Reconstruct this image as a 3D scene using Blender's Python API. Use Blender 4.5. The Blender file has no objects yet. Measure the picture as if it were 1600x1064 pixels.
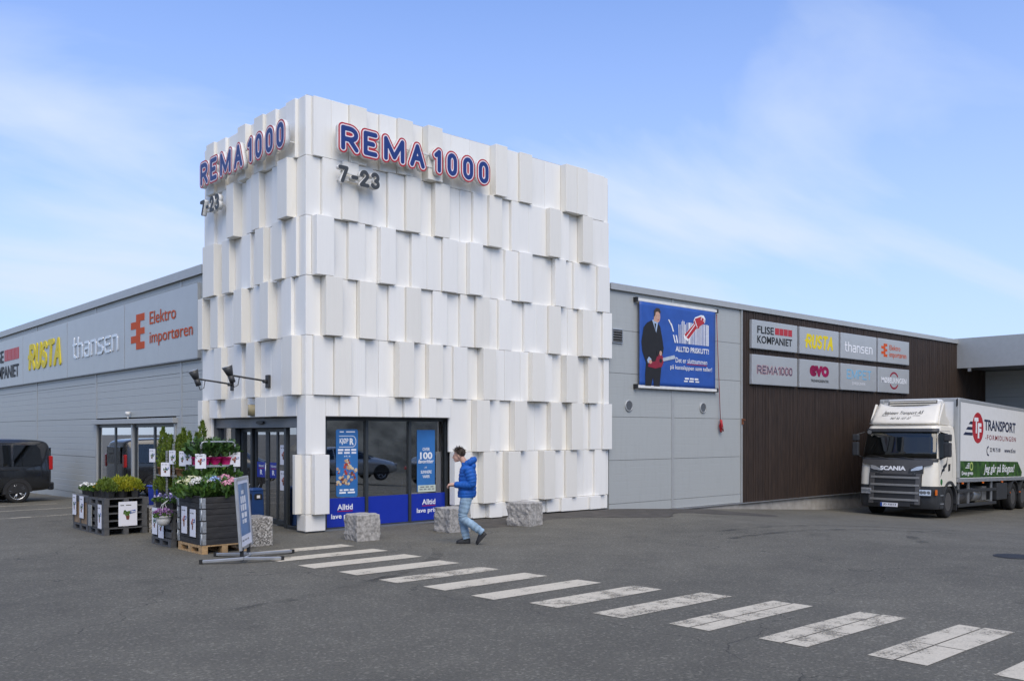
import bpy, bmesh, math, random
import numpy as np
from mathutils import Vector, Matrix
rnd = random.Random(7)
SC = bpy.context.scene
COL = SC.collection
R_ = math.radians

# ---------------------------------------------------------------- camera
cd = bpy.data.cameras.new('camera')
cam = bpy.data.objects.new('camera', cd)
COL.objects.link(cam)
cam.location = (-9.013, -16.219, 2.0195)
cam.rotation_euler = (R_(90), 0, R_(-41.886))
cd.sensor_width = 36.0
cd.lens = 31.75
cd.shift_y = 0.0897
cd.clip_start = 0.1
cd.clip_end = 3000
SC.camera = cam

# ---------------------------------------------------------------- sky and sun
SUN_EL, SUN_AZ = 48.0, 206.0          # azimuth clockwise from +Y
W = bpy.data.worlds.new('World')
SC.world = W
W.use_nodes = True
nt = W.node_tree
nt.nodes.clear()
def wn(t, **k):
    n = nt.nodes.new(t)
    for a, b in k.items():
        setattr(n, a, b)
    return n
w_out = wn('ShaderNodeOutputWorld')
w_bg = wn('ShaderNodeBackground')
w_sky = wn('ShaderNodeTexSky', sky_type='NISHITA', sun_disc=False)
w_sky.sun_elevation = R_(SUN_EL)
w_sky.sun_rotation = R_(SUN_AZ)
w_sky.air_density = 1.0
w_sky.dust_density = 1.0
w_sky.ozone_density = 2.2
w_geo = wn('ShaderNodeTexCoord')
w_sep = wn('ShaderNodeSeparateXYZ')
w_div = wn('ShaderNodeMath', operation='MAXIMUM')
w_div.inputs[1].default_value = 0.0
w_add = wn('ShaderNodeMath', operation='ADD')
w_add.inputs[1].default_value = 0.22
w_dx = wn('ShaderNodeMath', operation='DIVIDE')
w_dy = wn('ShaderNodeMath', operation='DIVIDE')
w_cmb = wn('ShaderNodeCombineXYZ')
w_map = wn('ShaderNodeMapping')
w_map.inputs['Rotation'].default_value = (0, 0, R_(20))
w_map.inputs['Scale'].default_value = (0.5, 1.25, 1.0)
w_map.inputs['Location'].default_value = (3.3, 0.4, 0)
w_n1 = wn('ShaderNodeTexNoise')
w_n1.inputs['Scale'].default_value = 1.3
w_n1.inputs['Detail'].default_value = 7.0
w_n1.inputs['Roughness'].default_value = 0.52
w_n1.inputs['Distortion'].default_value = 0.5
w_ramp = wn('ShaderNodeValToRGB')
w_ramp.color_ramp.elements[0].position = 0.46
w_ramp.color_ramp.elements[1].position = 0.67
w_haz = wn('ShaderNodeMapRange')           # thin veil that thickens towards the horizon
w_haz.inputs['From Min'].default_value = 0.55
w_haz.inputs['From Max'].default_value = 0.02
w_haz.inputs['To Min'].default_value = 0.10
w_haz.inputs['To Max'].default_value = 0.80
w_mx = wn('ShaderNodeMix', data_type='FLOAT')
w_mx.inputs['B'].default_value = 1.0
w_am = wn('ShaderNodeMath', operation='MULTIPLY')
w_am.inputs[1].default_value = 0.80
w_mix = wn('ShaderNodeMix', data_type='RGBA')
w_mix.inputs['B'].default_value = (7.6, 8.7, 10.6, 1)
L = nt.links.new
L(w_geo.outputs['Generated'], w_sep.inputs[0])
L(w_sep.outputs['Z'], w_div.inputs[0])
L(w_div.outputs[0], w_add.inputs[0])
L(w_sep.outputs['X'], w_dx.inputs[0]); L(w_add.outputs[0], w_dx.inputs[1])
L(w_sep.outputs['Y'], w_dy.inputs[0]); L(w_add.outputs[0], w_dy.inputs[1])
L(w_dx.outputs[0], w_cmb.inputs[0]); L(w_dy.outputs[0], w_cmb.inputs[1])
L(w_cmb.outputs[0], w_map.inputs[0]); L(w_map.outputs[0], w_n1.inputs['Vector'])
L(w_n1.outputs['Fac'], w_ramp.inputs[0])
L(w_sep.outputs['Z'], w_haz.inputs['Value'])
L(w_ramp.outputs[0], w_am.inputs[0])
L(w_am.outputs[0], w_mx.inputs['Factor']); L(w_haz.outputs[0], w_mx.inputs['A'])
L(w_mx.outputs['Result'], w_mix.inputs['Factor'])
w_tint = wn('ShaderNodeVectorMath', operation='MULTIPLY')
w_tint.inputs[1].default_value = (0.82, 1.52, 2.60)
L(w_sky.outputs[0], w_tint.inputs[0])
L(w_tint.outputs[0], w_mix.inputs['A'])
L(w_mix.outputs['Result'], w_bg.inputs['Color'])
w_bg.inputs['Strength'].default_value = 0.096
L(w_bg.outputs[0], w_out.inputs['Surface'])

sd = bpy.data.lights.new('sun', 'SUN')
sd.energy = 2.7
sd.angle = R_(48)
sd.color = (1.0, 0.85, 0.61)
sun = bpy.data.objects.new('sun', sd)
COL.objects.link(sun)
sun.location = (0, -10, 30)
_d = Vector((math.sin(R_(SUN_AZ)) * math.cos(R_(SUN_EL)), math.cos(R_(SUN_AZ)) * math.cos(R_(SUN_EL)), math.sin(R_(SUN_EL))))
sun.rotation_euler = _d.to_track_quat('Z', 'Y').to_euler()
vs = SC.view_settings
vs.view_transform = 'Standard'
vs.look = 'None'
vs.exposure = 0.0
vs.gamma = 1.0
vs.use_curve_mapping = False

# ---------------------------------------------------------------- helpers
class MB:
    """collects faces; build() links them as one mesh object"""
    def __init__(s):
        s.v = []; s.f = []; s.m = []; s.sm = []
    def add(s, vs_, fs, m=0, sm=False):
        o = len(s.v)
        s.v += [tuple(p) for p in vs_]
        for f in fs:
            s.f.append([i + o for i in f]); s.m.append(m); s.sm.append(sm)
        return s
    def box(s, x0, x1, y0, y1, z0, z1, m=0):
        v = [(x0, y0, z0), (x1, y0, z0), (x1, y1, z0), (x0, y1, z0), (x0, y0, z1), (x1, y0, z1), (x1, y1, z1), (x0, y1, z1)]
        return s.add(v, [(0, 3, 2, 1), (4, 5, 6, 7), (0, 1, 5, 4), (1, 2, 6, 5), (2, 3, 7, 6), (3, 0, 4, 7)], m)
    def cbox(s, c, size, m=0, rot=None):
        hx, hy, hz = size[0] / 2, size[1] / 2, size[2] / 2
        M = rot if rot is not None else Matrix.Identity(3)
        v = [Vector(c) + M @ Vector(p) for p in ((-hx, -hy, -hz), (hx, -hy, -hz), (hx, hy, -hz), (-hx, hy, -hz), (-hx, -hy, hz), (hx, -hy, hz), (hx, hy, hz), (-hx, hy, hz))]
        return s.add(v, [(0, 3, 2, 1), (4, 5, 6, 7), (0, 1, 5, 4), (1, 2, 6, 5), (2, 3, 7, 6), (3, 0, 4, 7)], m)
    def prism(s, poly, c0, c1, fn=lambda a, b, c: (a, b, c), m=0, sm=False):
        n = len(poly)
        v = [fn(a, b, c0) for a, b in poly] + [fn(a, b, c1) for a, b in poly]
        s.add(v, [tuple(range(n))[::-1], tuple(range(n, 2 * n))], m)
        return s.add(v, [(i, (i + 1) % n, n + (i + 1) % n, n + i) for i in range(n)], m, sm)
    def cyl(s, p0, p1, r0, r1=None, n=12, m=0, caps=True):
        r1 = r0 if r1 is None else r1
        p0 = Vector(p0); p1 = Vector(p1)
        q = (p1 - p0).to_track_quat('Z', 'Y').to_matrix()
        a = [p0 + q @ Vector((r0 * math.cos(t), r0 * math.sin(t), 0)) for t in [2 * math.pi * i / n for i in range(n)]]
        b = [p1 + q @ Vector((r1 * math.cos(t), r1 * math.sin(t), 0)) for t in [2 * math.pi * i / n for i in range(n)]]
        s.add(a + b, [(i, (i + 1) % n, n + (i + 1) % n, n + i) for i in range(n)], m, True)
        if caps:
            s.add(a + b, [tuple(range(n))[::-1], tuple(range(n, 2 * n))], m)
        return s
    def tube(s, pts, r, n=8, m=0, taper=None):
        pts = [Vector(p) for p in pts]
        rings = []
        up = Vector((0, 0, 1))
        for i, p in enumerate(pts):
            d = (pts[min(i + 1, len(pts) - 1)] - pts[max(i - 1, 0)]).normalized()
            x = d.cross(up)
            if x.length < 1e-3:
                x = d.cross(Vector((1, 0, 0)))
            x.normalize(); y = d.cross(x)
            rr = r if taper is None else r * taper[i]
            rings.append([p + x * rr * math.cos(2 * math.pi * k / n) + y * rr * math.sin(2 * math.pi * k / n) for k in range(n)])
        return s.loft(rings, m)
    def loft(s, rings, m=0, caps=True, sm=True, closed=True):
        n = len(rings[0])
        v = [p for r in rings for p in r]
        fs = []
        for i in range(len(rings) - 1):
            for k in range(n if closed else n - 1):
                k2 = (k + 1) % n
                fs.append((i * n + k, i * n + k2, (i + 1) * n + k2, (i + 1) * n + k))
        s.add(v, fs, m, sm)
        if caps and closed:
            s.add(v, [tuple(range(n))[::-1], tuple(range((len(rings) - 1) * n, len(rings) * n))], m)
        return s
    def mesh(s, name, recalc=True):
        me = bpy.data.meshes.new(name)
        me.from_pydata(s.v, [], s.f)
        me.polygons.foreach_set('material_index', s.m)
        me.polygons.foreach_set('use_smooth', s.sm)
        if recalc:
            bm = bmesh.new(); bm.from_mesh(me)
            bmesh.ops.remove_doubles(bm, verts=bm.verts, dist=1e-5)
            bmesh.ops.recalc_face_normals(bm, faces=bm.faces)
            bm.to_mesh(me); bm.free()
        me.update()
        return me
    def build(s, name, mats, parent=None, bevel=0, world=False, seg=1, recalc=True):
        return link(name, s.mesh(name, recalc), mats, parent, bevel, world, seg)

def link(name, me, mats, parent=None, bevel=0, world=False, seg=1):
    if mats is not None:
        for k in (mats if isinstance(mats, (list, tuple)) else [mats]):
            me.materials.append(M[k] if isinstance(k, str) else k)
    o = bpy.data.objects.new(name, me)
    COL.objects.link(o)
    if parent is not None:
        o.parent = parent
        if world:
            o.matrix_parent_inverse = pinv(parent)
    if bevel:
        b = o.modifiers.new('bevel', 'BEVEL')
        b.width = bevel; b.segments = seg; b.limit_method = 'ANGLE'; b.angle_limit = R_(40)
    return o
def pworld(p):
    m = p.matrix_basis.copy()
    return m if p.parent is None else pworld(p.parent) @ p.matrix_parent_inverse @ m
def pinv(p):
    return pworld(p).inverted()
def tag(o, label=None, cat=None, group=None, kind=None):
    if label: o['label'] = label
    if cat: o['category'] = cat
    if group: o['group'] = group
    if kind: o['kind'] = kind
    return o
def thing(name, label, cat, loc=(0, 0, 0), rz=0, group=None, rx=0, ry=0):
    o = bpy.data.objects.new(name, None)
    COL.objects.link(o)
    o.empty_display_size = 0.2
    o.location = loc; o.rotation_euler = (rx, ry, rz)
    return tag(o, label, cat, group)
def copy_tree(o, parent=None):
    c = o.copy(); COL.objects.link(c)
    c.parent = parent
    for ch in o.children:
        copy_tree(ch, c)
    return c
def gh(x, y):
    """ground height: level round the corner tower, falling to the right and a little to the far left"""
    t = min(max(x - 8.0, 0.0), 12.0)
    z = -0.060 * (math.sqrt(t * t + 1.0) - 1.0) - 0.028 * min(max(x - 20.0, 0.0), 60.0)
    z -= 0.06 * min(max((x - 10) / 8, 0), 1) * min(max((-y - .5) / 3, 0), 1)
    s = min(max(y - 8.0, 0.0), 22.0)
    return z - 0.017 * (math.sqrt(s * s + 1.0) - 1.0)

# text and strokes -------------------------------------------------
_tc = {}
def text_raw(txt, off=0.0, sp=1.0):
    k = (txt, off, sp)
    if k not in _tc:
        c = bpy.data.curves.new('t', 'FONT')
        c.body = txt; c.size = 1.0; c.offset = off; c.space_character = sp; c.resolution_u = 3
        o = bpy.data.objects.new('t', c); COL.objects.link(o)
        me = bpy.data.meshes.new_from_object(o.evaluated_get(bpy.context.evaluated_depsgraph_get()))
        vv = [(q.co.x, q.co.y) for q in me.vertices]; ff = [tuple(p.vertices) for p in me.polygons]
        bpy.data.objects.remove(o); bpy.data.curves.remove(c); bpy.data.meshes.remove(me)
        _tc[k] = (vv, ff)
    return _tc[k]
def put_text(mb, txt, a0, a1, b0, b1, fn, c, m=0, off=0.0, sp=1.0, shear=0.0):
    """flat lettering fitted to the rectangle a0..a1 x b0..b1, mapped by fn(a, b, c)"""
    vv, ff = text_raw(txt, off, sp)
    if not vv: return
    vv = [(x + shear * y, y) for x, y in vv]
    x0 = min(v[0] for v in vv); x1 = max(v[0] for v in vv); y0 = min(v[1] for v in vv); y1 = max(v[1] for v in vv)
    mb.add([fn(a0 + (x - x0) / (x1 - x0) * (a1 - a0), b0 + (y - y0) / (y1 - y0) * (b1 - b0), c) for x, y in vv], ff, m)
def put_words(mb, seed, a0, a1, b0, b1, fn, c, m=0):
    """a line of print too small to read in the photograph: word-long dashes"""
    r = random.Random(seed); n = r.randint(2, 4); ws = [r.uniform(.6, 1.6) for _ in range(n)]; tot = sum(ws) + .35 * (n - 1); x = 0
    for w in ws:
        p, q = a0 + (a1 - a0) * x / tot, a0 + (a1 - a0) * (x + w) / tot
        mb.add([fn(p, b0, c), fn(q, b0, c), fn(q, b1, c), fn(p, b1, c)], [(0, 1, 2, 3)], m); x += w + .35
def arc(cx, cy, rx, ry, a0, a1, n=10):
    return [(cx + rx * math.cos(R_(a0 + (a1 - a0) * i / n)), cy + ry * math.sin(R_(a0 + (a1 - a0) * i / n))) for i in range(n + 1)]
G = {
 'R': (.8, [[(0, 0), (0, 1), (.42, 1)] + arc(.42, .73, .36, .27, 90, -90)[1:] + [(0, .46)], [(.38, .46), (.8, 0)]]),
 'E': (.72, [[(.72, 1), (0, 1), (0, 0), (.72, 0)], [(0, .5), (.55, .5)]]),
 'M': (1.0, [[(0, 0), (0, 1), (.5, .12), (1, 1), (1, 0)]]),
 'A': (.84, [[(0, 0), (.42, 1), (.84, 0)], [(.2, .36), (.64, .36)]]),
 '1': (.3, [[(0, .8), (.3, 1), (.3, 0)]]),
 '0': (.6, [arc(.3, .7, .3, .3, 0, 180) + arc(.3, .3, .3, .3, 180, 360) + [(.6, .7)]]),
 '7': (.62, [[(0, 1), (.62, 1), (.22, 0)]]),
 '-': (.4, [[(0, .42), (.4, .42)]]),
 '2': (.62, [[(0, .74)] + arc(.31, .72, .3, .28, 170, -20) + [(0, 0), (.64, 0)]]),
 '3': (.62, [arc(.3, .74, .28, .26, 150, -80), arc(.3, .25, .31, .25, 80, -155)]),
 'U': (.66, [[(0, 1), (0, .3)] + arc(.33, .3, .33, .3, 180, 360) + [(.66, 1)]]),
 'S': (.62, [arc(.32, .75, .3, .25, 30, 270) + arc(.32, .25, .3, .25, 90, -150)]),
 'T': (.7, [[(0, 1), (.7, 1)], [(.35, 1), (.35, 0)]]),
 'P': (.68, [[(0, 0), (0, 1), (.38, 1)] + arc(.38, .73, .3, .27, 90, -90)[1:] + [(0, .46)]]),
 't': (.34, [[(.1, 1), (.1, .1), (.34, 0)], [(0, .68), (.34, .68)]]),
 'h': (.5, [[(0, 1), (0, 0)], [(0, .6), (.12, .68), (.38, .68), (.5, .56), (.5, 0)]]),
 'a': (.5, [[(.05, .68), (.4, .68), (.5, .58), (.5, 0), (.1, 0), (0, .1), (0, .28), (.1, .38), (.5, .38)]]),
 'n': (.5, [[(0, 0), (0, .68), (.38, .68), (.5, .56), (.5, 0)]]),
 's': (.48, [[(.48, .68), (.1, .68), (0, .58), (0, .46), (.1, .37), (.38, .33), (.48, .24), (.48, .1), (.38, 0), (0, 0)]]),
 'e': (.48, [[(.48, .68), (.1, .68), (0, .58), (0, .1), (.1, 0), (.48, 0)], [(0, .34), (.4, .34)]]),
}
def sdf_fill(strokes, r, res, square=False):
    """outline of all points closer than r to the strokes: run-merged marching squares -> verts, faces, rim edges"""
    seg = [(p[i], p[i + 1]) for p in strokes for i in range(len(p) - 1)]
    xs = [q[0] for p in strokes for q in p]; ys = [q[1] for p in strokes for q in p]
    x0, y0 = min(xs) - r - 2 * res, min(ys) - r - 2 * res
    nx = int((max(xs) - min(xs) + 2 * r) / res) + 5; ny = int((max(ys) - min(ys) + 2 * r) / res) + 5
    X, Y = np.meshgrid(x0 + res * np.arange(nx), y0 + res * np.arange(ny), indexing='ij')
    D = np.full(X.shape, 1e9)
    for (ax, ay), (bx_, by_) in seg:
        dx, dy = bx_ - ax, by_ - ay
        t = np.clip(((X - ax) * dx + (Y - ay) * dy) / max(dx * dx + dy * dy, 1e-9), 0, 1)
        D = np.minimum(D, np.hypot(X - ax - t * dx, Y - ay - t * dy))
    S = r - D
    S[np.abs(S) < 1e-6] = 1e-6
    V = []; idx = {}; Fc = []
    def vid(key, p):
        if key not in idx:
            idx[key] = len(V); V.append(p)
        return idx[key]
    for j in range(ny - 1):
        run = None
        for i in range(nx):
            full = i < nx - 1 and S[i, j] > 0 and S[i + 1, j] > 0 and S[i, j + 1] > 0 and S[i + 1, j + 1] > 0
            if full:
                if run is None: run = i
                continue
            if run is not None:
                Fc.append([vid(('g', run, j), (X[run, j], Y[run, j])), vid(('g', i, j), (X[i, j], Y[i, j])), vid(('g', i, j + 1), (X[i, j + 1], Y[i, j + 1])), vid(('g', run, j + 1), (X[run, j + 1], Y[run, j + 1]))])
                run = None
            if i == nx - 1: continue
            cor = [(i, j), (i + 1, j), (i + 1, j + 1), (i, j + 1)]
            poly = []
            for k in range(4):
                a, b = cor[k], cor[(k + 1) % 4]
                sa, sb = S[a], S[b]
                if sa > 0: poly.append(vid(('g',) + a, (X[a], Y[a])))
                if (sa > 0) != (sb > 0):
                    t = sa / (sa - sb)
                    poly.append(vid(('e', min(a, b), max(a, b)), (X[a] + t * (X[b] - X[a]), Y[a] + t * (Y[b] - Y[a]))))
            if len(poly) > 2: Fc.append(poly)
    rim = []
    for f in Fc:
        for k in range(len(f)):
            rim.append((f[k], f[(k + 1) % len(f)]))
    keys = {v: k for k, v in idx.items()}
    rim = [e for e in rim if keys[e[0]][0] == 'e' and keys[e[1]][0] == 'e']
    return V, Fc, rim
def put_stroke(mb, strokes, r, fn, c0, c1, m=0, res=None, xf=lambda x, y: (x, y), mside=None):
    V, Fc, rim = sdf_fill([[xf(x, y) for x, y in p] for p in strokes], r, res or r * 0.16)
    n = len(V)
    mb.add([fn(a, b, c1) for a, b in V], Fc, m)
    if c0 is not None:
        mb.add([fn(a, b, c0) for a, b in V] + [fn(a, b, c1) for a, b in V], [(i, j, n + j, n + i) for i, j in rim], m if mside is None else mside, True)
def put_word(mb, word, a0, a1, b0, b1, r, fn, c0, c1, m=0, gap=.34, shear=0.0, sep=None):
    """stroke lettering fitted to a rectangle (skeleton inset by r)"""
    wd = sum(G[ch][0] for ch in word) + gap * (len(word) - 1)
    sgn = 1 if a1 > a0 else -1
    h = b1 - b0 - 2 * r
    tot = abs(a1 - a0) - 2 * r - abs(shear) * h
    k = tot / wd; x = 0
    for ch in word:
        w, st = G[ch]
        if sep: mb = MB()
        put_stroke(mb, st, r, lambda a, b, c: fn(a0 + sgn * (a + r), b, c), c0, c1, m, xf=lambda px, py, x=x: ((x + px) * k + shear * h * py, b0 + r + py * h))
        if sep: sep(mb)
        x += w + gap
def fR(Y):      # right-hand facades, facing -Y: a = X, b = Z, c = distance out
    return lambda a, b, c: (a, Y - c, b)
def fL(X):      # left-hand facades, facing -X: a = Y, b = Z, c = distance out
    return lambda a, b, c: (X - c, a, b)
def circle(cx, cy, rx, ry=None, n=24):
    ry = rx if ry is None else ry
    return [(cx + rx * math.cos(2 * math.pi * i / n), cy + ry * math.sin(2 * math.pi * i / n)) for i in range(n)]

# ---------------------------------------------------------------- materials
M = {}
def nodes_of(name):
    m = bpy.data.materials.new(name); m.use_nodes = True
    t = m.node_tree
    return m, t, t.nodes['Principled BSDF'], t.nodes['Material Output']
def nd(t, typ, **k):
    n = t.nodes.new(typ)
    for a, b in k.items(): setattr(n, a, b)
    return n
def mat(name, col, rough=.5, metal=0.0, var=.08, scale=6.0, bump=0.0, bscale=60.0, coat=0.0, rvar=0.0, stretch=(1, 1, 1), dirt=0.0, dcol=(.12, .10, .08), spec=.5, emit=0.0, orand=0.0):
    m, t, b, o = nodes_of(name)
    tc = nd(t, 'ShaderNodeTexCoord'); mp = nd(t, 'ShaderNodeMapping')
    mp.inputs['Scale'].default_value = stretch
    t.links.new(tc.outputs['Object'], mp.inputs[0])
    n1 = nd(t, 'ShaderNodeTexNoise'); n1.inputs['Scale'].default_value = scale; n1.inputs['Detail'].default_value = 5
    t.links.new(mp.outputs[0], n1.inputs['Vector'])
    mr = nd(t, 'ShaderNodeMapRange')
    mr.inputs['From Min'].default_value = .3; mr.inputs['From Max'].default_value = .7
    mr.inputs['To Min'].default_value = 1 - var; mr.inputs['To Max'].default_value = 1 + var
    t.links.new(n1.outputs['Fac'], mr.inputs['Value'])
    hs = nd(t, 'ShaderNodeVectorMath', operation='SCALE')
    hs.inputs[0].default_value = col
    if orand:
        oi = nd(t, 'ShaderNodeObjectInfo'); r2 = nd(t, 'ShaderNodeMapRange')
        r2.inputs['To Min'].default_value = 1 - orand; r2.inputs['To Max'].default_value = 1 + orand
        t.links.new(oi.outputs['Random'], r2.inputs['Value'])
        mu = nd(t, 'ShaderNodeMath', operation='MULTIPLY')
        t.links.new(mr.outputs[0], mu.inputs[0]); t.links.new(r2.outputs[0], mu.inputs[1])
        t.links.new(mu.outputs[0], hs.inputs['Scale'])
    else:
        t.links.new(mr.outputs[0], hs.inputs['Scale'])
    last = hs.outputs[0]
    if dirt:
        n2 = nd(t, 'ShaderNodeTexNoise'); n2.inputs['Scale'].default_value = scale * .37; n2.inputs['Detail'].default_value = 8; n2.inputs['Roughness'].default_value = .68
        t.links.new(mp.outputs[0], n2.inputs['Vector'])
        r3 = nd(t, 'ShaderNodeMapRange'); r3.inputs['From Min'].default_value = .52; r3.inputs['From Max'].default_value = .78; r3.inputs['To Max'].default_value = dirt
        t.links.new(n2.outputs['Fac'], r3.inputs['Value'])
        mx = nd(t, 'ShaderNodeMix', data_type='RGBA'); mx.inputs['B'].default_value = (*dcol, 1)
        t.links.new(r3.outputs[0], mx.inputs['Factor']); t.links.new(last, mx.inputs['A'])
        last = mx.outputs['Result']
    t.links.new(last, b.inputs['Base Color'])
    b.inputs['Roughness'].default_value = rough
    b.inputs['Metallic'].default_value = metal
    b.inputs['Coat Weight'].default_value = coat
    b.inputs['Coat Roughness'].default_value = .06
    b.inputs['Specular IOR Level'].default_value = spec
    if rvar:
        r4 = nd(t, 'ShaderNodeMapRange'); r4.inputs['To Min'].default_value = max(rough - rvar, .02); r4.inputs['To Max'].default_value = min(rough + rvar, 1)
        t.links.new(n1.outputs['Fac'], r4.inputs['Value']); t.links.new(r4.outputs[0], b.inputs['Roughness'])
    if bump:
        n3 = nd(t, 'ShaderNodeTexNoise'); n3.inputs['Scale'].default_value = bscale; n3.inputs['Detail'].default_value = 4
        t.links.new(mp.outputs[0], n3.inputs['Vector'])
        bp = nd(t, 'ShaderNodeBump'); bp.inputs['Strength'].default_value = bump; bp.inputs['Distance'].default_value = .01
        t.links.new(n3.outputs['Fac'], bp.inputs['Height']); t.links.new(bp.outputs[0], b.inputs['Normal'])
    if emit:
        b.inputs['Emission Color'].default_value = (*col, 1); b.inputs['Emission Strength'].default_value = emit
    M[name] = m
    return m
def cladding(name, col, axis, rib=0.0, var=.03, rough=.42, pitch=.05, streak=.045):
    """coated sheet-metal sandwich panel: micro ribs, faint rain streaks, slight tone from panel to panel"""
    m, t, b, o = nodes_of(name)
    g = nd(t, 'ShaderNodeNewGeometry'); sp = nd(t, 'ShaderNodeSeparateXYZ')
    t.links.new(g.outputs['Position'], sp.inputs[0])
    ad = nd(t, 'ShaderNodeMath', operation='ADD')          # position along the wall (x+y works on both faces)
    t.links.new(sp.outputs['X'], ad.inputs[0]); t.links.new(sp.outputs['Y'], ad.inputs[1])
    ms = nd(t, 'ShaderNodeMath', operation='MULTIPLY'); ms.inputs[1].default_value = 2 * math.pi / pitch
    if axis == 'Z':
        t.links.new(sp.outputs['Z'], ms.inputs[0])
    else:
        t.links.new(ad.outputs[0], ms.inputs[0])
    sn = nd(t, 'ShaderNodeMath', operation='SINE'); t.links.new(ms.outputs[0], sn.inputs[0])
    bp = nd(t, 'ShaderNodeBump'); bp.inputs['Strength'].default_value = rib; bp.inputs['Distance'].default_value = .004
    t.links.new(sn.outputs[0], bp.inputs['Height']); t.links.new(bp.outputs[0], b.inputs['Normal'])
    cb = nd(t, 'ShaderNodeCombineXYZ')
    z3 = nd(t, 'ShaderNodeMath', operation='MULTIPLY'); z3.inputs[1].default_value = .12
    t.links.new(sp.outputs['Z'], z3.inputs[0]); t.links.new(ad.outputs[0], cb.inputs[0]); t.links.new(z3.outputs[0], cb.inputs[2])
    n1 = nd(t, 'ShaderNodeTexNoise'); n1.inputs['Scale'].default_value = 9; n1.inputs['Detail'].default_value = 7; n1.inputs['Roughness'].default_value = .62
    t.links.new(cb.outputs[0], n1.inputs['Vector'])
    r1 = nd(t, 'ShaderNodeMapRange'); r1.inputs['From Min'].default_value = .5; r1.inputs['From Max'].default_value = .75; r1.inputs['To Min'].default_value = 1; r1.inputs['To Max'].default_value = 1 - streak
    t.links.new(n1.outputs['Fac'], r1.inputs['Value'])
    oi = nd(t, 'ShaderNodeObjectInfo'); r2 = nd(t, 'ShaderNodeMapRange'); r2.inputs['To Min'].default_value = 1 - var; r2.inputs['To Max'].default_value = 1 + var
    t.links.new(oi.outputs['Random'], r2.inputs['Value'])
    mu = nd(t, 'ShaderNodeMath', operation='MULTIPLY'); t.links.new(r1.outputs[0], mu.inputs[0]); t.links.new(r2.outputs[0], mu.inputs[1])
    sc = nd(t, 'ShaderNodeVectorMath', operation='SCALE'); sc.inputs[0].default_value = col
    t.links.new(mu.outputs[0], sc.inputs['Scale']); t.links.new(sc.outputs[0], b.inputs['Base Color'])
    b.inputs['Roughness'].default_value = rough
    M[name] = m
def glass(name, tint=(.55, .6, .6), refl=1.0, rough=.01, gain=3.0, base=.12):
    """flat pane: Fresnel mirror over a tinted see-through sheet"""
    m, t, b, o = nodes_of(name)
    t.nodes.remove(b)
    fr = nd(t, 'ShaderNodeFresnel'); fr.inputs['IOR'].default_value = 1.62
    n1 = nd(t, 'ShaderNodeTexNoise'); n1.inputs['Scale'].default_value = .9
    bp = nd(t, 'ShaderNodeBump'); bp.inputs['Strength'].default_value = .02; bp.inputs['Distance'].default_value = .02
    t.links.new(n1.outputs['Fac'], bp.inputs['Height'])
    gl = nd(t, 'ShaderNodeBsdfGlossy'); gl.inputs['Roughness'].default_value = rough
    gl.inputs['Color'].default_value = (refl, refl, refl, 1)
    t.links.new(bp.outputs[0], gl.inputs['Normal'])
    tr = nd(t, 'ShaderNodeBsdfTransparent'); tr.inputs['Color'].default_value = (*tint, 1)
    mu = nd(t, 'ShaderNodeMath', operation='MULTIPLY_ADD'); mu.inputs[1].default_value = gain; mu.inputs[2].default_value = base
    mu.use_clamp = True
    mx = nd(t, 'ShaderNodeMixShader')
    t.links.new(fr.outputs[0], mu.inputs[0]); t.links.new(mu.outputs[0], mx.inputs['Fac'])
    t.links.new(tr.outputs[0], mx.inputs[1]); t.links.new(gl.outputs[0], mx.inputs[2])
    t.links.new(mx.outputs[0], o.inputs['Surface'])
    M[name] = m
def foliage(name, c1, c2, rough=.55, sc=9.0):
    m, t, b, o = nodes_of(name)
    g = nd(t, 'ShaderNodeNewGeometry'); n1 = nd(t, 'ShaderNodeTexNoise'); n1.inputs['Scale'].default_value = sc; n1.inputs['Detail'].default_value = 3
    t.links.new(g.outputs['Position'], n1.inputs['Vector'])
    ad = nd(t, 'ShaderNodeMath', operation='ADD')
    ml = nd(t, 'ShaderNodeMath', operation='MULTIPLY'); ml.inputs[1].default_value = .45
    t.links.new(g.outputs['Random Per Island'], ml.inputs[0]); t.links.new(n1.outputs['Fac'], ad.inputs[0]); t.links.new(ml.outputs[0], ad.inputs[1])
    rp = nd(t, 'ShaderNodeMapRange'); rp.inputs['From Min'].default_value = .45; rp.inputs['From Max'].default_value = 1.0
    t.links.new(ad.outputs[0], rp.inputs['Value'])
    mx = nd(t, 'ShaderNodeMix', data_type='RGBA'); mx.inputs['A'].default_value = (*c1, 1); mx.inputs['B'].default_value = (*c2, 1)
    t.links.new(rp.outputs[0], mx.inputs['Factor']); t.links.new(mx.outputs['Result'], b.inputs['Base Color'])
    b.inputs['Roughness'].default_value = rough
    b.inputs['Transmission Weight'].default_value = 0.0
    M[name] = m

cladding('white_panel', (.83, .812, .765), 'H', .07)
cladding('shade_tint_panel', (.785, .755, .685), 'H', .07)  # copy of the white panel, its darker, warmer lighting put into the colour
cladding('grey_panel', (.395, .412, .402), 'Z', .06, var=.02, pitch=.04, streak=.07)
mat('grey_trim', (.40, .41, .405), .4, .2, var=.04)
mat('grey_dark_trim', (.16, .17, .18), .45, .1)
mat('joint', (.05, .05, .05), .9)
mat('wood', (.034, .020, .0125), .7, var=.35, scale=5, stretch=(3, 3, .35), bump=.3, bscale=30, orand=.15)
mat('concrete', (.33, .31, .28), .85, var=.15, scale=4, bump=.25, bscale=40, dirt=.35)
mat('frame', (.045, .052, .058), .38, .2, var=.05)
mat('alu', (.55, .56, .57), .34, .75, var=.06, rvar=.08)
mat('galv', (.42, .44, .45), .45, .6, var=.18, scale=30, rvar=.12)
mat('black', (.018, .018, .019), .5)
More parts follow.
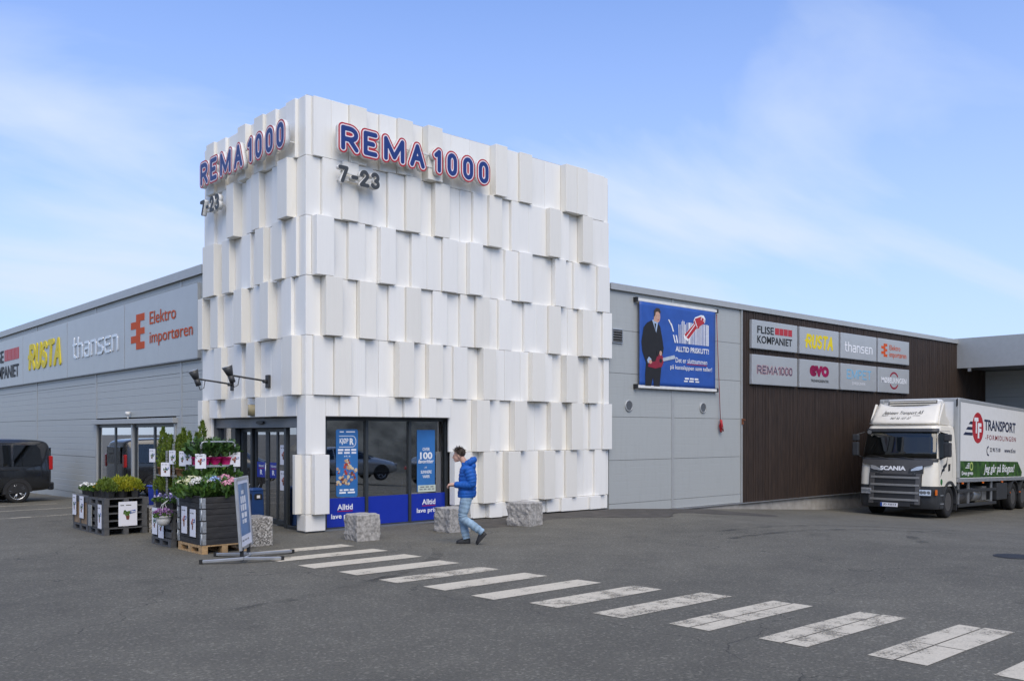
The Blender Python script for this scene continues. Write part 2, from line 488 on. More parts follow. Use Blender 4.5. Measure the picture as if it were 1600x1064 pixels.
mat('rubber', (.016, .016, .017), .8, var=.2, bump=.15, bscale=90)
mat('dark_lamp', (.035, .036, .038), .5)
mat('sign_grey', (.44, .455, .455), .36, .25, var=.03, scale=2)
mat('sign_side', (.5, .52, .54), .4, .3)
mat('white_paint', (.78, .78, .77), .4, var=.02)
mat('lamp_yellow', (.42, .34, .18), .45, var=.15)
mat('red', (.44, .014, .022), .42, var=.04)
mat('pinkwhite', (.80, .70, .72), .4, var=.03)
mat('blue', (.007, .032, .18), .42, var=.05)
mat('film_blue', (.010, .032, .34), .28, var=.03)
mat('yellow', (.72, .57, .01), .45, var=.05, spec=.2)
mat('orange', (.56, .085, .02), .55, var=.05, spec=.15)
mat('ink', (.026, .029, .033), .55, spec=.2)
mat('digit', (.055, .06, .065), .5, spec=.3)
mat('ink_soft', (.22, .22, .22), .6)
mat('silver_letter', (.66, .68, .70), .3, .5)
mat('letter_white', (.82, .82, .83), .4)
mat('magenta', (.26, .006, .06), .55, var=.3, scale=2, spec=.2)
mat('skyblue', (.16, .40, .58), .5)
mat('banner_blue', (.020, .085, .36), .5, var=.10, scale=3, bump=.25, bscale=3.5)
mat('suit', (.012, .012, .014), .7)
mat('skin', (.56, .33, .24), .55, var=.08, scale=20)
mat('hair', (.050, .032, .020), .6, var=.4, scale=60)
mat('shirt', (.35, .45, .6), .7)
mat('jacket', (.012, .10, .40), .58, var=.16, scale=10, bump=.55, bscale=34, spec=.3)
mat('denim', (.26, .37, .47), .8, var=.30, scale=9, bump=.3, bscale=160, stretch=(1, 1, .5))
mat('shoe', (.012, .012, .013), .6)
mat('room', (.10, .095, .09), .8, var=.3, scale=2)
mat('shelf', (.32, .32, .31), .6)
mat('goods', (.20, .14, .09), .6, var=.6, scale=5)
mat('interior_floor', (.28, .27, .26), .35)
mat('granite', (.36, .34, .31), .88, var=.38, scale=22, bump=1.0, bscale=18, dirt=.6, dcol=(.12, .105, .09))
mat('pallet_black', (.085, .085, .086), .7, var=.2, scale=14, bump=.2, dirt=.3, dcol=(.12, .115, .11))
mat('pallet_wood', (.45, .29, .14), .75, var=.3, scale=12, stretch=(1, 1, 3), bump=.3, dirt=.4)
mat('collar_black', (.026, .025, .025), .7, var=.4, scale=9, stretch=(.6, .6, 4), bump=.3, bscale=40, dirt=.18, dcol=(.2, .19, .18))
mat('cardboard', (.26, .18, .11), .8, var=.2)
mat('paper', (.76, .755, .80), .6, var=.02)
mat('tag_blue', (.012, .06, .30), .5)
mat('pot_black', (.022, .022, .022), .55)
mat('pot_pink', (.62, .008, .16), .4)
mat('pot_white', (.72, .71, .68), .4)
mat('pot_terra', (.24, .12, .05), .7, var=.3)
mat('soil', (.035, .025, .018), .95, var=.4, scale=50, bump=.6)
mat('bin_blue', (.015, .05, .17), .4)
mat('bin_bright', (.012, .05, .42), .4)
mat('bark', (.06, .045, .03), .9)
foliage('leaf', (.020, .062, .010), (.085, .17, .022))
foliage('leaf_dark', (.016, .052, .012), (.065, .14, .024))
foliage('thuja', (.045, .085, .008), (.16, .22, .022), sc=14)
foliage('lime', (.11, .17, .006), (.40, .36, .012), sc=6)
foliage('petal_white', (.55, .55, .48), (.75, .72, .68), sc=20)
foliage('petal_cream', (.50, .52, .20), (.68, .64, .50), sc=20)
foliage('petal_blue', (.22, .33, .60), (.42, .52, .72), sc=20)
foliage('petal_pink', (.55, .16, .27), (.72, .42, .46), sc=20)
foliage('petal_violet', (.16, .10, .36), (.60, .55, .72), sc=25)
foliage('petal_purple', (.22, .06, .26), (.50, .30, .52), sc=25)
foliage('petal_orange', (.60, .16, .01), (.70, .45, .03), sc=25)
mat('van_paint', (.016, .018, .022), .22, .2, coat=.9, var=.04)
mat('car_silver', (.42, .43, .44), .3, .6, coat=.8, var=.03)
mat('car_white', (.62, .62, .60), .3, 0, coat=.6, var=.03)
mat('truck_white', (.80, .745, .63), .34, 0, coat=.5, var=.03, dirt=.10, dcol=(.4, .37, .3))
mat('truck_dark', (.030, .032, .035), .5, var=.15, dirt=.25, dcol=(.09, .085, .08))
mat('truck_grey', (.105, .10, .097), .4, .4, var=.08)
mat('truck_mid', (.24, .235, .225), .38, .4, var=.08)
mat('box_white', (.76, .75, .72), .38, 0, var=.03, dirt=.06, dcol=(.4, .4, .38))
mat('lens', (.55, .56, .57), .12, .5)
mat('amber', (.75, .16, .01), .25)
mat('tail_red', (.40, .012, .012), .2, coat=.6)
mat('tyre', (.011, .011, .011), .85, var=.25, scale=20, bump=.3, bscale=60)
mat('rim', (.50, .51, .52), .28, .8)
mat('navy', (.012, .018, .055), .5)
mat('wine', (.25, .012, .03), .5)
foliage('green_print', (.006, .030, .005), (.06, .17, .015), sc=4.5)
glass('glass', (.62, .66, .66))
glass('glass_dark', (.22, .25, .26))
glass('glass_car', (.10, .12, .12), gain=1.1, base=.0)
mat('cover_iron', (.025, .025, .026), .7, .3, bump=.4, bscale=80)
mat('hill_mat', (.27, .235, .17), .95, var=.55, scale=.6, bump=.5, bscale=2, dirt=.7, dcol=(.42, .38, .30))
foliage('bush', (.020, .038, .010), (.075, .085, .030), sc=2)

def asphalt():
    m, t, b, o = nodes_of('asphalt')
    g = nd(t, 'ShaderNodeNewGeometry')
    P = g.outputs['Position']
    def noise(s, d=4, r=.55, dist=0.0):
        n = nd(t, 'ShaderNodeTexNoise'); n.inputs['Scale'].default_value = s; n.inputs['Detail'].default_value = d; n.inputs['Roughness'].default_value = r; n.inputs['Distortion'].default_value = dist
        t.links.new(P, n.inputs['Vector']); return n.outputs['Fac']
    def rng(v, a, b_, c, d):
        n = nd(t, 'ShaderNodeMapRange'); n.inputs['From Min'].default_value = a; n.inputs['From Max'].default_value = b_; n.inputs['To Min'].default_value = c; n.inputs['To Max'].default_value = d
        t.links.new(v, n.inputs['Value']); return n.outputs[0]
    def mul(a, b_):
        n = nd(t, 'ShaderNodeMath', operation='MULTIPLY'); t.links.new(a, n.inputs[0]); t.links.new(b_, n.inputs[1]); return n.outputs[0]
    big = rng(noise(.16, 5, .6, .4), .3, .7, .80, 1.15)
    mid = rng(noise(1.1, 6, .62), .3, .7, .84, 1.13)
    fine = rng(noise(34, 4, .8), .28, .72, .50, 1.50)
    vo = nd(t, 'ShaderNodeTexVoronoi'); vo.inputs['Scale'].default_value = 40; t.links.new(P, vo.inputs['Vector'])
    vs_ = nd(t, 'ShaderNodeSeparateColor'); t.links.new(vo.outputs['Color'], vs_.inputs[0])
    stone = rng(vs_.outputs[0], .80, 1.0, 1.0, 1.75)            # pale chips in the mix
    # cracks
    wv = nd(t, 'ShaderNodeVectorMath', operation='ADD'); nn = nd(t, 'ShaderNodeTexNoise'); nn.inputs['Scale'].default_value = .9; nn.inputs['Detail'].default_value = 6
    t.links.new(P, nn.inputs['Vector']); sv = nd(t, 'ShaderNodeVectorMath', operation='SCALE'); sv.inputs['Scale'].default_value = 1.6
    t.links.new(nn.outputs['Color'], sv.inputs[0]); t.links.new(P, wv.inputs[0]); t.links.new(sv.outputs[0], wv.inputs[1])
    cr = nd(t, 'ShaderNodeTexVoronoi', feature='DISTANCE_TO_EDGE'); cr.inputs['Scale'].default_value = .13
    t.links.new(wv.outputs[0], cr.inputs['Vector'])
    crack = rng(cr.outputs['Distance'], .0005, .0016, .45, 1.0)
    # oil and damp stains
    stain = rng(noise(.55, 7, .7, .6), .60, .74, 1.0, .62)
    allv = mul(mul(mul(mul(mul(big, mid), fine), stone), crack), stain)
    sc = nd(t, 'ShaderNodeVectorMath', operation='SCALE'); sc.inputs[0].default_value = (.119, .110, .085)
    t.links.new(allv, sc.inputs['Scale']); t.links.new(sc.outputs[0], b.inputs['Base Color'])
    b.inputs['Roughness'].default_value = .86
    bp = nd(t, 'ShaderNodeBump'); bp.inputs['Strength'].default_value = .55; bp.inputs['Distance'].default_value = .012
    t.links.new(mul(fine, crack), bp.inputs['Height']); t.links.new(bp.outputs[0], b.inputs['Normal'])
    M['asphalt'] = m
    # worn road paint: see-through where the paint has gone
    m, t2, b, o = nodes_of('road_paint')
    t = t2
    g = nd(t, 'ShaderNodeNewGeometry'); P = g.outputs['Position']
    a = noise(2.3, 8, .75); f = noise(40, 3, .7)
    s = nd(t, 'ShaderNodeMath', operation='MULTIPLY_ADD'); s.inputs[1].default_value = .55
    t.links.new(f, s.inputs[0]); t.links.new(a, s.inputs[2])
    oi = nd(t, 'ShaderNodeObjectInfo')
    thr = nd(t, 'ShaderNodeMath', operation='MULTIPLY_ADD'); thr.inputs[1].default_value = -.10; 
    t.links.new(oi.outputs['Random'], thr.inputs[0]); t.links.new(s.outputs[0], thr.inputs[2])
    fac = nd(t, 'ShaderNodeMapRange'); fac.inputs['From Min'].default_value = .74; fac.inputs['From Max'].default_value = .86; fac.inputs['To Max'].default_value = .68
    t.links.new(thr.outputs[0], fac.inputs['Value'])
    tone = rng(f, .3, .7, .82, 1.12)
    sc = nd(t, 'ShaderNodeVectorMath', operation='SCALE'); sc.inputs[0].default_value = (.585, .52, .40)
    t.links.new(tone, sc.inputs['Scale']); t.links.new(sc.outputs[0], b.inputs['Base Color']); b.inputs['Roughness'].default_value = .7
    tr = nd(t, 'ShaderNodeBsdfTransparent'); mx = nd(t, 'ShaderNodeMixShader')
    t.links.new(fac.outputs[0], mx.inputs['Fac']); t.links.new(b.outputs[0], mx.inputs[1]); t.links.new(tr.outputs[0], mx.inputs[2]); t.links.new(mx.outputs[0], o.inputs['Surface'])
    M['road_paint'] = m
asphalt()
mat('patch_asphalt', (.068, .060, .050), .9, var=.35, scale=3, bump=.5, bscale=60, dirt=.3, dcol=(.11, .10, .085))
def tyre_mark():
    m, t, b, o = nodes_of('tyre_mark')
    b.inputs['Base Color'].default_value = (.022, .021, .02, 1); b.inputs['Roughness'].default_value = .8
    g = nd(t, 'ShaderNodeNewGeometry'); n = nd(t, 'ShaderNodeTexNoise'); n.inputs['Scale'].default_value = 2.2; n.inputs['Detail'].default_value = 6
    t.links.new(g.outputs['Position'], n.inputs['Vector'])
    r = nd(t, 'ShaderNodeMapRange'); r.inputs['From Min'].default_value = .42; r.inputs['From Max'].default_value = .75; r.inputs['To Max'].default_value = .55
    t.links.new(n.outputs['Fac'], r.inputs['Value'])
    tr = nd(t, 'ShaderNodeBsdfTransparent'); mx = nd(t, 'ShaderNodeMixShader')
    t.links.new(r.outputs[0], mx.inputs['Fac']); t.links.new(tr.outputs[0], mx.inputs[1]); t.links.new(b.outputs[0], mx.inputs[2]); t.links.new(mx.outputs[0], o.inputs['Surface'])
    M['tyre_mark'] = m
tyre_mark()
def terrazzo():
    m, t, b, o = nodes_of('terrazzo')
    tc = nd(t, 'ShaderNodeTexCoord'); vo = nd(t, 'ShaderNodeTexVoronoi'); vo.inputs['Scale'].default_value = 48
    t.links.new(tc.outputs['Object'], vo.inputs['Vector'])
    s = nd(t, 'ShaderNodeSeparateColor'); t.links.new(vo.outputs['Color'], s.inputs[0])
    rp = nd(t, 'ShaderNodeValToRGB'); e = rp.color_ramp.elements
    e[0].position = 0; e[0].color = (.06, .055, .05, 1); e[1].position = 1; e[1].color = (.55, .53, .49, 1)
    e2 = rp.color_ramp.elements.new(.35); e2.color = (.24, .225, .20, 1)
    e3 = rp.color_ramp.elements.new(.7); e3.color = (.34, .315, .28, 1)
    t.links.new(s.outputs[0], rp.inputs[0]); t.links.new(rp.outputs[0], b.inputs['Base Color'])
    b.inputs['Roughness'].default_value = .8
    bp = nd(t, 'ShaderNodeBump'); bp.inputs['Strength'].default_value = .5; bp.inputs['Distance'].default_value = .01
    t.links.new(vo.outputs['Distance'], bp.inputs['Height']); t.links.new(bp.outputs[0], b.inputs['Normal'])
    M['terrazzo'] = m
terrazzo()

# ---------------------------------------------------------------- ground
def build_ground():
    far = [-900, -300, -120, -60]
    xs = far + [-40 + 2 * i for i in range(45)] + [60, 120, 300, 900]
    ys = far + [-40 + 2 * i for i in range(38)] + [60, 120, 300, 900]
    mb = MB(); n = len(ys)
    mb.add([(x, y, gh(x, y)) for x in xs for y in ys], [(i * n + j, (i + 1) * n + j, (i + 1) * n + j + 1, i * n + j + 1) for i in range(len(xs) - 1) for j in range(n - 1)], 0, True)
    g = mb.build('ground', 'asphalt')
    return tag(g, kind='structure')
ground = build_ground()

def paint(name, quads):
    mb = MB()
    for q in quads:
        mb.add([(x, y, gh(x, y) + .005) for x, y in q], [(0, 1, 2, 3)])
    return mb.build(name, 'road_paint', ground)
stripes = [(-1.00, .98, -13.30, -13.82, 1), (-1.14, .82, -12.27, -12.80, 1), (-1.30, .70, -11.24, -11.75, 1), (-1.41, .56, -10.22, -10.72, 1), (-1.60, .38, -9.30, -9.72, 0), (-1.72, .13, -8.39, -8.83, 0), (-1.93, -.07, -7.56, -7.96, 0), (-1.98, -.20, -6.63, -7.06, 0), (-2.11, -.30, -5.78, -6.18, 0), (-2.15, -.34, -4.80, -5.25, 0), (-2.28, -.34, -3.84, -4.28, 0), (-2.33, -.34, -2.90, -3.30, 0), (-2.36, -.42, -1.98, -2.36, 0)]
for x0, x1, y0, y1, split in stripes:
    if split:
        mx = x0 + (x1 - x0) * rnd.uniform(.36, .46); my = y0 + (y1 - y0) * rnd.uniform(.45, .6); g_ = .009
        qs = [[(x0, y0), (mx - g_, y0), (mx - g_, my + g_), (x0, my + g_)], [(mx + g_, y0), (x1, y0 - .02), (x1, my + g_ - .01), (mx + g_, my + g_)],
              [(x0 + .02, my - g_), (mx - g_, my - g_), (mx - g_, y1), (x0 + .02, y1)], [(mx + g_, my - g_), (x1 + .03, my - g_ - .01), (x1 + .04, y1 - .02), (mx + g_, y1)]]
    else:
        qs = [[(x0, y0), (x1, y0 - .03), (x1 + .05, y1 - .03), (x0 + .03, y1)]]
    paint('crossing_stripe', qs)
for y in (7.7, 10.1, 12.35, 15.9, 18.4, 20.9):
    paint('parking_line', [[(-7.2, y - .4), (-1.3, y), (-1.3, y - .11), (-7.2, y - .51)]])
# darker strip of asphalt along the facades, ragged towards the yard
pr = random.Random(2); mb = MB()
edge = [(3.0 + .35 * i, -(1.25 + .5 * math.sin(i * .55) + pr.uniform(-.14, .14)) - .05 * i) for i in range(30)]
mb.add([(x, y, gh(x, y) + .0035) for x, y in edge] + [(x, .0, gh(x, 0) + .0035) for x, y in edge], [(i, i + 1, 30 + i + 1, 30 + i) for i in range(29)])
mb.build('asphalt_strip', 'patch_asphalt', ground)
def mark(pts, w):
    P = [Vector((x, y, 0)) for x, y in pts]; v = []
    for i, p in enumerate(P):
        d = (P[min(i + 1, len(P) - 1)] - P[max(i - 1, 0)]).normalized(); n_ = Vector((-d.y, d.x, 0)) * w / 2
        for q in (p - n_, p + n_): v.append((q.x, q.y, gh(q.x, q.y) + .0045))
    MB().add(v, [(2 * i, 2 * i + 1, 2 * i + 3, 2 * i + 2) for i in range(len(P) - 1)]).build('tyre_mark', 'tyre_mark', ground)
for cx, cy, r0, a0, a1 in ((6.0, -9.4, 5.2, 20, 95), (6.2, -9.6, 6.9, 22, 88), (11.5, -10.5, 4.6, 60, 150), (-6.5, -2.0, 7.5, -75, -20), (2.0, -16.0, 6.0, 40, 85)):
    mark([(cx + r0 * math.cos(R_(a0 + (a1 - a0) * i / 24)), cy + r0 * .62 * math.sin(R_(a0 + (a1 - a0) * i / 24))) for i in range(25)], .20)
mc = MB().cyl((6.9, -10.75, gh(6.9, -10.75) - .02), (6.9, -10.75, gh(6.9, -10.75) + .008), .33, n=28)
mc.cyl((6.9, -10.75, gh(6.9, -10.75) - .02), (6.9, -10.75, gh(6.9, -10.75) + .012), .27, n=28)
mc.build('manhole_cover', 'cover_iron', ground)

# ---------------------------------------------------------------- corner tower
tower = thing('corner_tower', 'white boxy corner tower clad in staggered panels, shop entrance at its foot', 'building', (0, 0, 0))
mb = MB()
mb.box(0.0, .42, .03, .40, 0, 2.33); mb.box(3.69, 9.0, .03, .22, -.1, 2.33); mb.box(0.0, 9.0, .03, .22, 2.33, 8.62)
mb.box(.03, .22, 4.42, 4.86, 0, 2.33); mb.box(.03, .22, .225, 4.86, 2.331, 8.62)
mb.box(8.80, 8.995, .225, 4.86, -.1, 8.62); mb.box(.225, 8.795, 4.70, 4.86, 5.7, 8.62)
mb.box(.225, 8.795, .225, 4.695, 8.3, 8.5)
mb.build('core_wall', 'grey_dark_trim', tower)
mb = MB()
mb.box(.02, 8.9, .03, 4.85, 8.72, 8.80)
RZ = [8.771, 7.571, 6.371, 5.171, 3.971, 2.771, 1.571, .371, .03]
DEP = {'a': .03, 'b': .10, 'c': .17, 'd': .24}
RROWS = """0a 0.11b 0.51b 0.92cy 1.32a 1.69b 2.11cy 2.5a 2.85dy 3.25a 3.65a 4.2a 4.81dy 5.18b 5.65cy 6.05a 6.6a 7.15dy 7.55dy 7.94b 8.71a 8.94-
0a 0.31b 0.74cy 1.12b 1.51a 1.9b 2.32cy 2.71a 3.1cy 3.51a 3.9a 4.25b 4.68cy 5.08a 5.43b 5.99b 6.58dy 6.97b 7.4a 7.76dy 8.13b 8.9-
0a 0.1d 0.5a 0.92b 1.32a 1.66c 2.05a 2.51b 2.92b 3.32c 3.72b 4.04d 4.43a 4.84a 5.24b 5.65c 6.06a 6.83c 7.22a 7.58b 8.0b 8.41c 8.86-
0a 0.31dy 0.7a 1.15cy 1.55a 1.92b 2.33cy 2.72a 3.09b 3.49a 3.87b 4.28cy 4.68a 5.04b 5.44a 5.85b 6.25b 6.63cy 7.04a 7.4a 7.76dy 8.12b 8.6c 8.95-
0a 0.13b 0.56cy 0.95b 1.32a 1.7a 2.09dy 2.48a 2.93cy 3.32a 3.68b 4.08a 4.44dy 4.83b 5.21b 5.71b 5.99dy 6.42b 6.8a 7.17dy 7.57a 8.02cy 8.41a 8.7b 8.9-
0a 0.42a* 0.73b* 1.15c* 1.55b* 1.92a* 2.32b* 2.72c* 3.13b* 3.58a 4.25dy 4.64b 5.06a 5.42dy 5.82a 6.25a 6.68cy 7.06a 7.36dy 7.76a 8.19b 8.61c 8.95-
0a 0.09c 0.43- 3.64c 4.1a 4.44dy 4.83a 5.22dy 5.61b 6.01a 6.39dy 6.77b 7.22cy 7.62a 8.0a 8.36b 8.78a 8.95-
0a 0.42- 3.69a 4.29a 4.68c 5.08b 5.76b 6.18a 6.62b 7.06c 7.44b 8.12c 8.51a 8.92-""".split('\n')
LROWS = """0a 0.28b 0.68a 1.1b 1.55c 1.97a 2.37c 2.76a 3.14a 3.54b 4.01c 4.44a 4.86-
0a 0.36d 0.78b 1.27a 1.72c 2.1b 2.48a 2.83d 3.2b 3.72a 4.14b 4.64a 4.86-
0a 0.24b 0.7c 1.13a 1.52c 1.92a 2.28b 2.72a 3.18c 3.58a 3.86d 4.49a 4.86-
0a 0.44b 0.86a 1.18d 1.57b 2.1a 2.42d 2.82a 3.3a 3.8c 4.22a 4.49d 4.75a 4.86-
0a 0.15d 0.55a 0.98a 1.44a 1.93c 2.35a 2.7b 3.11a 3.6c 4.01b 4.82a 4.86-
0a 0.34a* 0.91c* 1.42c* 1.92a* 2.57c* 3.39a* 3.96b* 4.42a 4.49d 4.75a 4.86-
0a 0.15c 0.26a 0.33- 4.42a 4.49d 4.75a 4.86-
0a 0.33- 4.42a 4.86-""".split('\n')
def parse_row(s):
    out = []
    for t in s.split():
        k = next(i for i, ch in enumerate(t) if ch in 'abcd-')
        out.append((float(t[:k]), t[k], 'y' in t, '*' in t))
    return out
for side, rows in (('R', RROWS), ('L', LROWS)):
    for r, s in enumerate(rows):
        cells = parse_row(s)
        for (a0, lv, yl, hd), (a1, *_r) in zip(cells, cells[1:]):
            if lv == '-': continue
            d = DEP[lv] + rnd.uniform(-.004, .004)
            z1 = RZ[r] - .003; z0 = (2.345 if hd else RZ[r + 1]) + .004
            if r == 7: z0 = .03 + rnd.uniform(-.01, .01) + (gh(a0, 0) if side == 'R' else 0)
            g_ = .0025
            p = MB()
            if side == 'R':
                p.box(-.031 if a0 == 0 else a0 + g_, a1 - g_, -d, .02, z0, z1)
            else:
                p.box(-d, .02, .0215 if a0 == 0 else a0 + g_, a1 - g_, z0, z1)
            p.build('cladding_panel', 'shade_tint_panel' if yl or (side == 'L' and lv in 'cd') else 'white_panel', tower, bevel=.006)  # panels lit darker and warmer take the white copy with that shade in its colour
# parapet top
mb.build('roof_deck', 'grey_trim', tower)
# small fitting on the parapet
sf = thing('roof_fitting', 'small dark cable fitting peeking over the white tower parapet', 'fitting', (1.35, .35, 8.80))
MB().cyl((0, 0, 0), (0, 0, .16), .02, n=8).build('post', 'black', sf)
MB().tube([(-.18, 0, .10), (-.05, .02, .155), (.05, 0, .14), (.2, -.02, .09)], .014, 6).build('cable', 'black', sf)

# shop window (three bays) -----------------------------------------
win = bpy.data.objects.new("shop_window", None); COL.objects.link(win); win.parent = tower
mb = MB()
for x0, x1 in ((.432, .545), (1.483, 1.547), (2.605, 2.665), (3.625, 3.685)):
    mb.box(x0, x1, .13, .23, .03, 2.325)
for x0, x1 in ((.547, 1.481), (1.549, 2.603), (2.667, 3.623)):
    mb.box(x0, x1, .132, .228, 2.265, 2.323); mb.box(x0, x1, .132, .228, .0, .055)
mb.build('window_frame', 'frame', win, bevel=.004)
PB = ((.547, 1.481), (1.549, 2.603), (2.667, 3.623))
for x0, x1 in PB:
    MB().box(x0, x1, .185, .193, .056, 2.264).build('pane', 'glass', win)
for i, (x0, x1) in enumerate(PB):
    mb = MB().box(x0 + .004, x1 - .004, .170, .184, .058, .655, 0)
    f = fR(.170)
    if i != 1:
        c = (x0 + x1) / 2 - (.02 if i == 0 else -.02)
        put_text(mb, 'Alltid', c - .185, c + .185, .405, .525, f, .003, 1, off=.018)
        put_text(mb, 'lave priser', c - .33, c + .36, .20, .33, f, .003, 1, off=.018)
        mb.box(c - .185, c + .185, .165, .168, .372, .386, 2)
    mb.build('blue_film', ['film_blue', 'letter_white', 'red'], win)
# posters in the window
mb = MB()
pl = [(.79, .71), (.82, .68), (1.27, .66), (1.305, .69), (1.315, 2.05), (1.29, 2.085), (.81, 2.085), (.785, 2.055)]
f = fR(.182)
mb.prism(pl, .0, .004, f, 0)
put_text(mb, 'KJØP', .87, 1.08, 1.76, 1.90, f, .007, 1, off=.02)
put_text(mb, 'R', 1.11, 1.21, 1.76, 1.90, f, .009, 1, off=.05)
put_stroke(mb, [[(.86, 1.945), (1.18, 1.945)] + arc(1.18, 1.83, .085, .115, 90, -90)[1:] + [(.86, 1.715)]], .006, f, None, .006, 1, res=.003)
put_words(mb, 11, .83, 1.27, 1.635, 1.675, f, .007, 2)
put_words(mb, 12, .83, 1.27, 1.575, 1.612, f, .007, 2)
put_text(mb, 'PÅ R', .98, 1.13, 1.505, 1.545, f, .007, 1)
put_words(mb, 13, .87, 1.22, .80, .835, f, .007, 1)
put_words(mb, 14, .86, 1.24, .745, .78, f, .007, 1)
put_words(mb, 15, .87, 1.24, 2.02, 2.045, f, .007, 2)
rr = random.Random(3)
for k in range(70):
    t = rr.random(); cy = .93 + .52 * t
    cx = 1.05 + rr.uniform(-1, 1) * (.23 * (1 - t) + .03 + (.14 if .45 < t < .65 else 0))
    s_ = rr.uniform(.015, .045)
    mb.prism([(cx + s_ * rr.uniform(.6, 1.2) * math.cos(a), cy + s_ * rr.uniform(.6, 1.2) * math.sin(a)) for a in (0, 1.1, 2.1, 3.2, 4.2, 5.3)], .005, .0055 + k * .00009, f, 3 + rr.randrange(4))
mb.build('poster', [mat('poster_blue', (.035, .16, .42), .35, var=.15, scale=2), 'letter_white', 'paper', mat('print_red', (.40, .05, .03), .5), mat('print_tan', (.50, .30, .16), .5), mat('print_cream', (.62, .50, .32), .5), mat('print_brown', (.16, .05, .03), .5)], win)
mb = MB()
mb.box(2.85, 3.345, .178, .182, .70, 2.075, 0)
f = fR(.178)
put_text(mb, 'OVER', 3.00, 3.20, 1.61, 1.68, f, .003, 1, off=.02)
put_text(mb, '100', 2.93, 3.27, 1.42, 1.58, f, .003, 1, off=.035)
put_text(mb, 'favoritter', 2.88, 3.31, 1.33, 1.42, f, .005, 1, off=.02, shear=.25)
put_text(mb, 'på', 3.06, 3.12, 1.21, 1.26, f, .003, 1)
put_text(mb, 'SUNNERE', 2.95, 3.25, 1.10, 1.17, f, .003, 1, off=.02)
put_text(mb, 'VARER', 3.0, 3.2, 1.0, 1.065, f, .003, 1, off=.02)
mb.box(2.87, 3.36, .172, .176, .69, .84, 2)
put_words(mb, 16, 2.93, 3.30, .785, .815, fR(.172), .002, 3)
put_words(mb, 17, 2.91, 3.32, .735, .762, fR(.172), .002, 3)
mb.build('poster', ['poster_blue', 'letter_white', mat('pale_green', (.55, .62, .52), .6), 'ink_soft'], win)
MB().box(3.69, 3.70, .0, .13, .06, 2.32).box(.424, .43, .0, .13, .06, 2.32).build('reveal', 'shade_tint_panel', win)
# sill and dirt strip
MB().box(.42, 3.7, .02, .13, -.02, .03).build('sill', 'grey_dark_trim', win)

# entrance with sliding doors --------------------------------------
door = tower
mb = MB()
mb.box(.06, .30, .34, 4.41, 2.12, 2.325)
hd = mb.build('door_header', 'grey_dark_trim', door, bevel=.006)
MB().prism(circle(2.08, 2.235, .17, .04, 20), .0, .05, fL(.06)).build('motion_sensor', 'black', hd)
for y, w in ((.38, .08), (1.13, .09), (3.62, .22), (4.36, .09)):
    MB().box(.12, .24, y - w / 2, y + w / 2, .02, 2.118).build('door_post', 'frame', door, bevel=.004)
for y0, y1 in ((.425, 1.08), (3.735, 4.31)):
    MB().box(.13, .23, y0, y1, .0, .07).build('door_sill', 'frame', door, bevel=.004)
MB().box(.17, .178, .425, 1.08, .072, 2.117).build('pane', 'glass', door)
MB().box(.17, .178, 3.735, 4.31, .072, 2.117).build('pane', 'glass', door)
def leaf(y0, y1, x):
    lf = bpy.data.objects.new('door_leaf', None); COL.objects.link(lf); lf.parent = door
    mb = MB()
    mb.box(x, x + .05, y0, y0 + .07, .03, 2.11); mb.box(x, x + .05, y1 - .07, y1, .03, 2.11)
    mb.box(x + .001, x + .049, y0 + .071, y1 - .071, 2.03, 2.109); mb.box(x + .001, x + .049, y0 + .071, y1 - .071, .031, .14)
    mb.build('leaf_frame', 'frame', lf, bevel=.003)
    MB().box(x + .02, x + .028, y0 + .072, y1 - .072, .142, 2.028).build('pane', 'glass', lf)
    return lf
l1 = leaf(1.19, 1.76, .25); l2 = leaf(1.78, 2.30, .31); l3 = leaf(2.31, 2.92, .31); l4 = leaf(2.94, 3.50, .25)
for lf, y0, y1, x in ((l2, 1.86, 2.20, .328), (l3, 2.40, 2.82, .328)):
    mb = MB().box(x - .004, x, y0, y1, 1.02, 1.36, 0)
    f = fL(x - .004)
    c = (y0 + y1) / 2
    put_text(mb, 'Velkommen!', c + .13, c - .13, 1.25, 1.31, f, .002, 1, off=.02)
    put_text(mb, 'R', c + .06, c - .06, 1.08, 1.19, f, .002, 1, off=.05)
    mb.box(x - .0065, x - .005, c - .13, c + .13, 1.215, 1.228, 2)
    mb.build('welcome_sticker', ['film_blue', 'letter_white', 'red'], lf)
MB().cyl((.24, 2.24, .95), (.24, 2.24, 1.35), .013, n=8).cyl((.29, 2.24, .98), (.24, 2.24, .98), .008, n=6).cyl((.29, 2.24, 1.32), (.24, 2.24, 1.32), .008, n=6).build('handle', 'alu', l2)
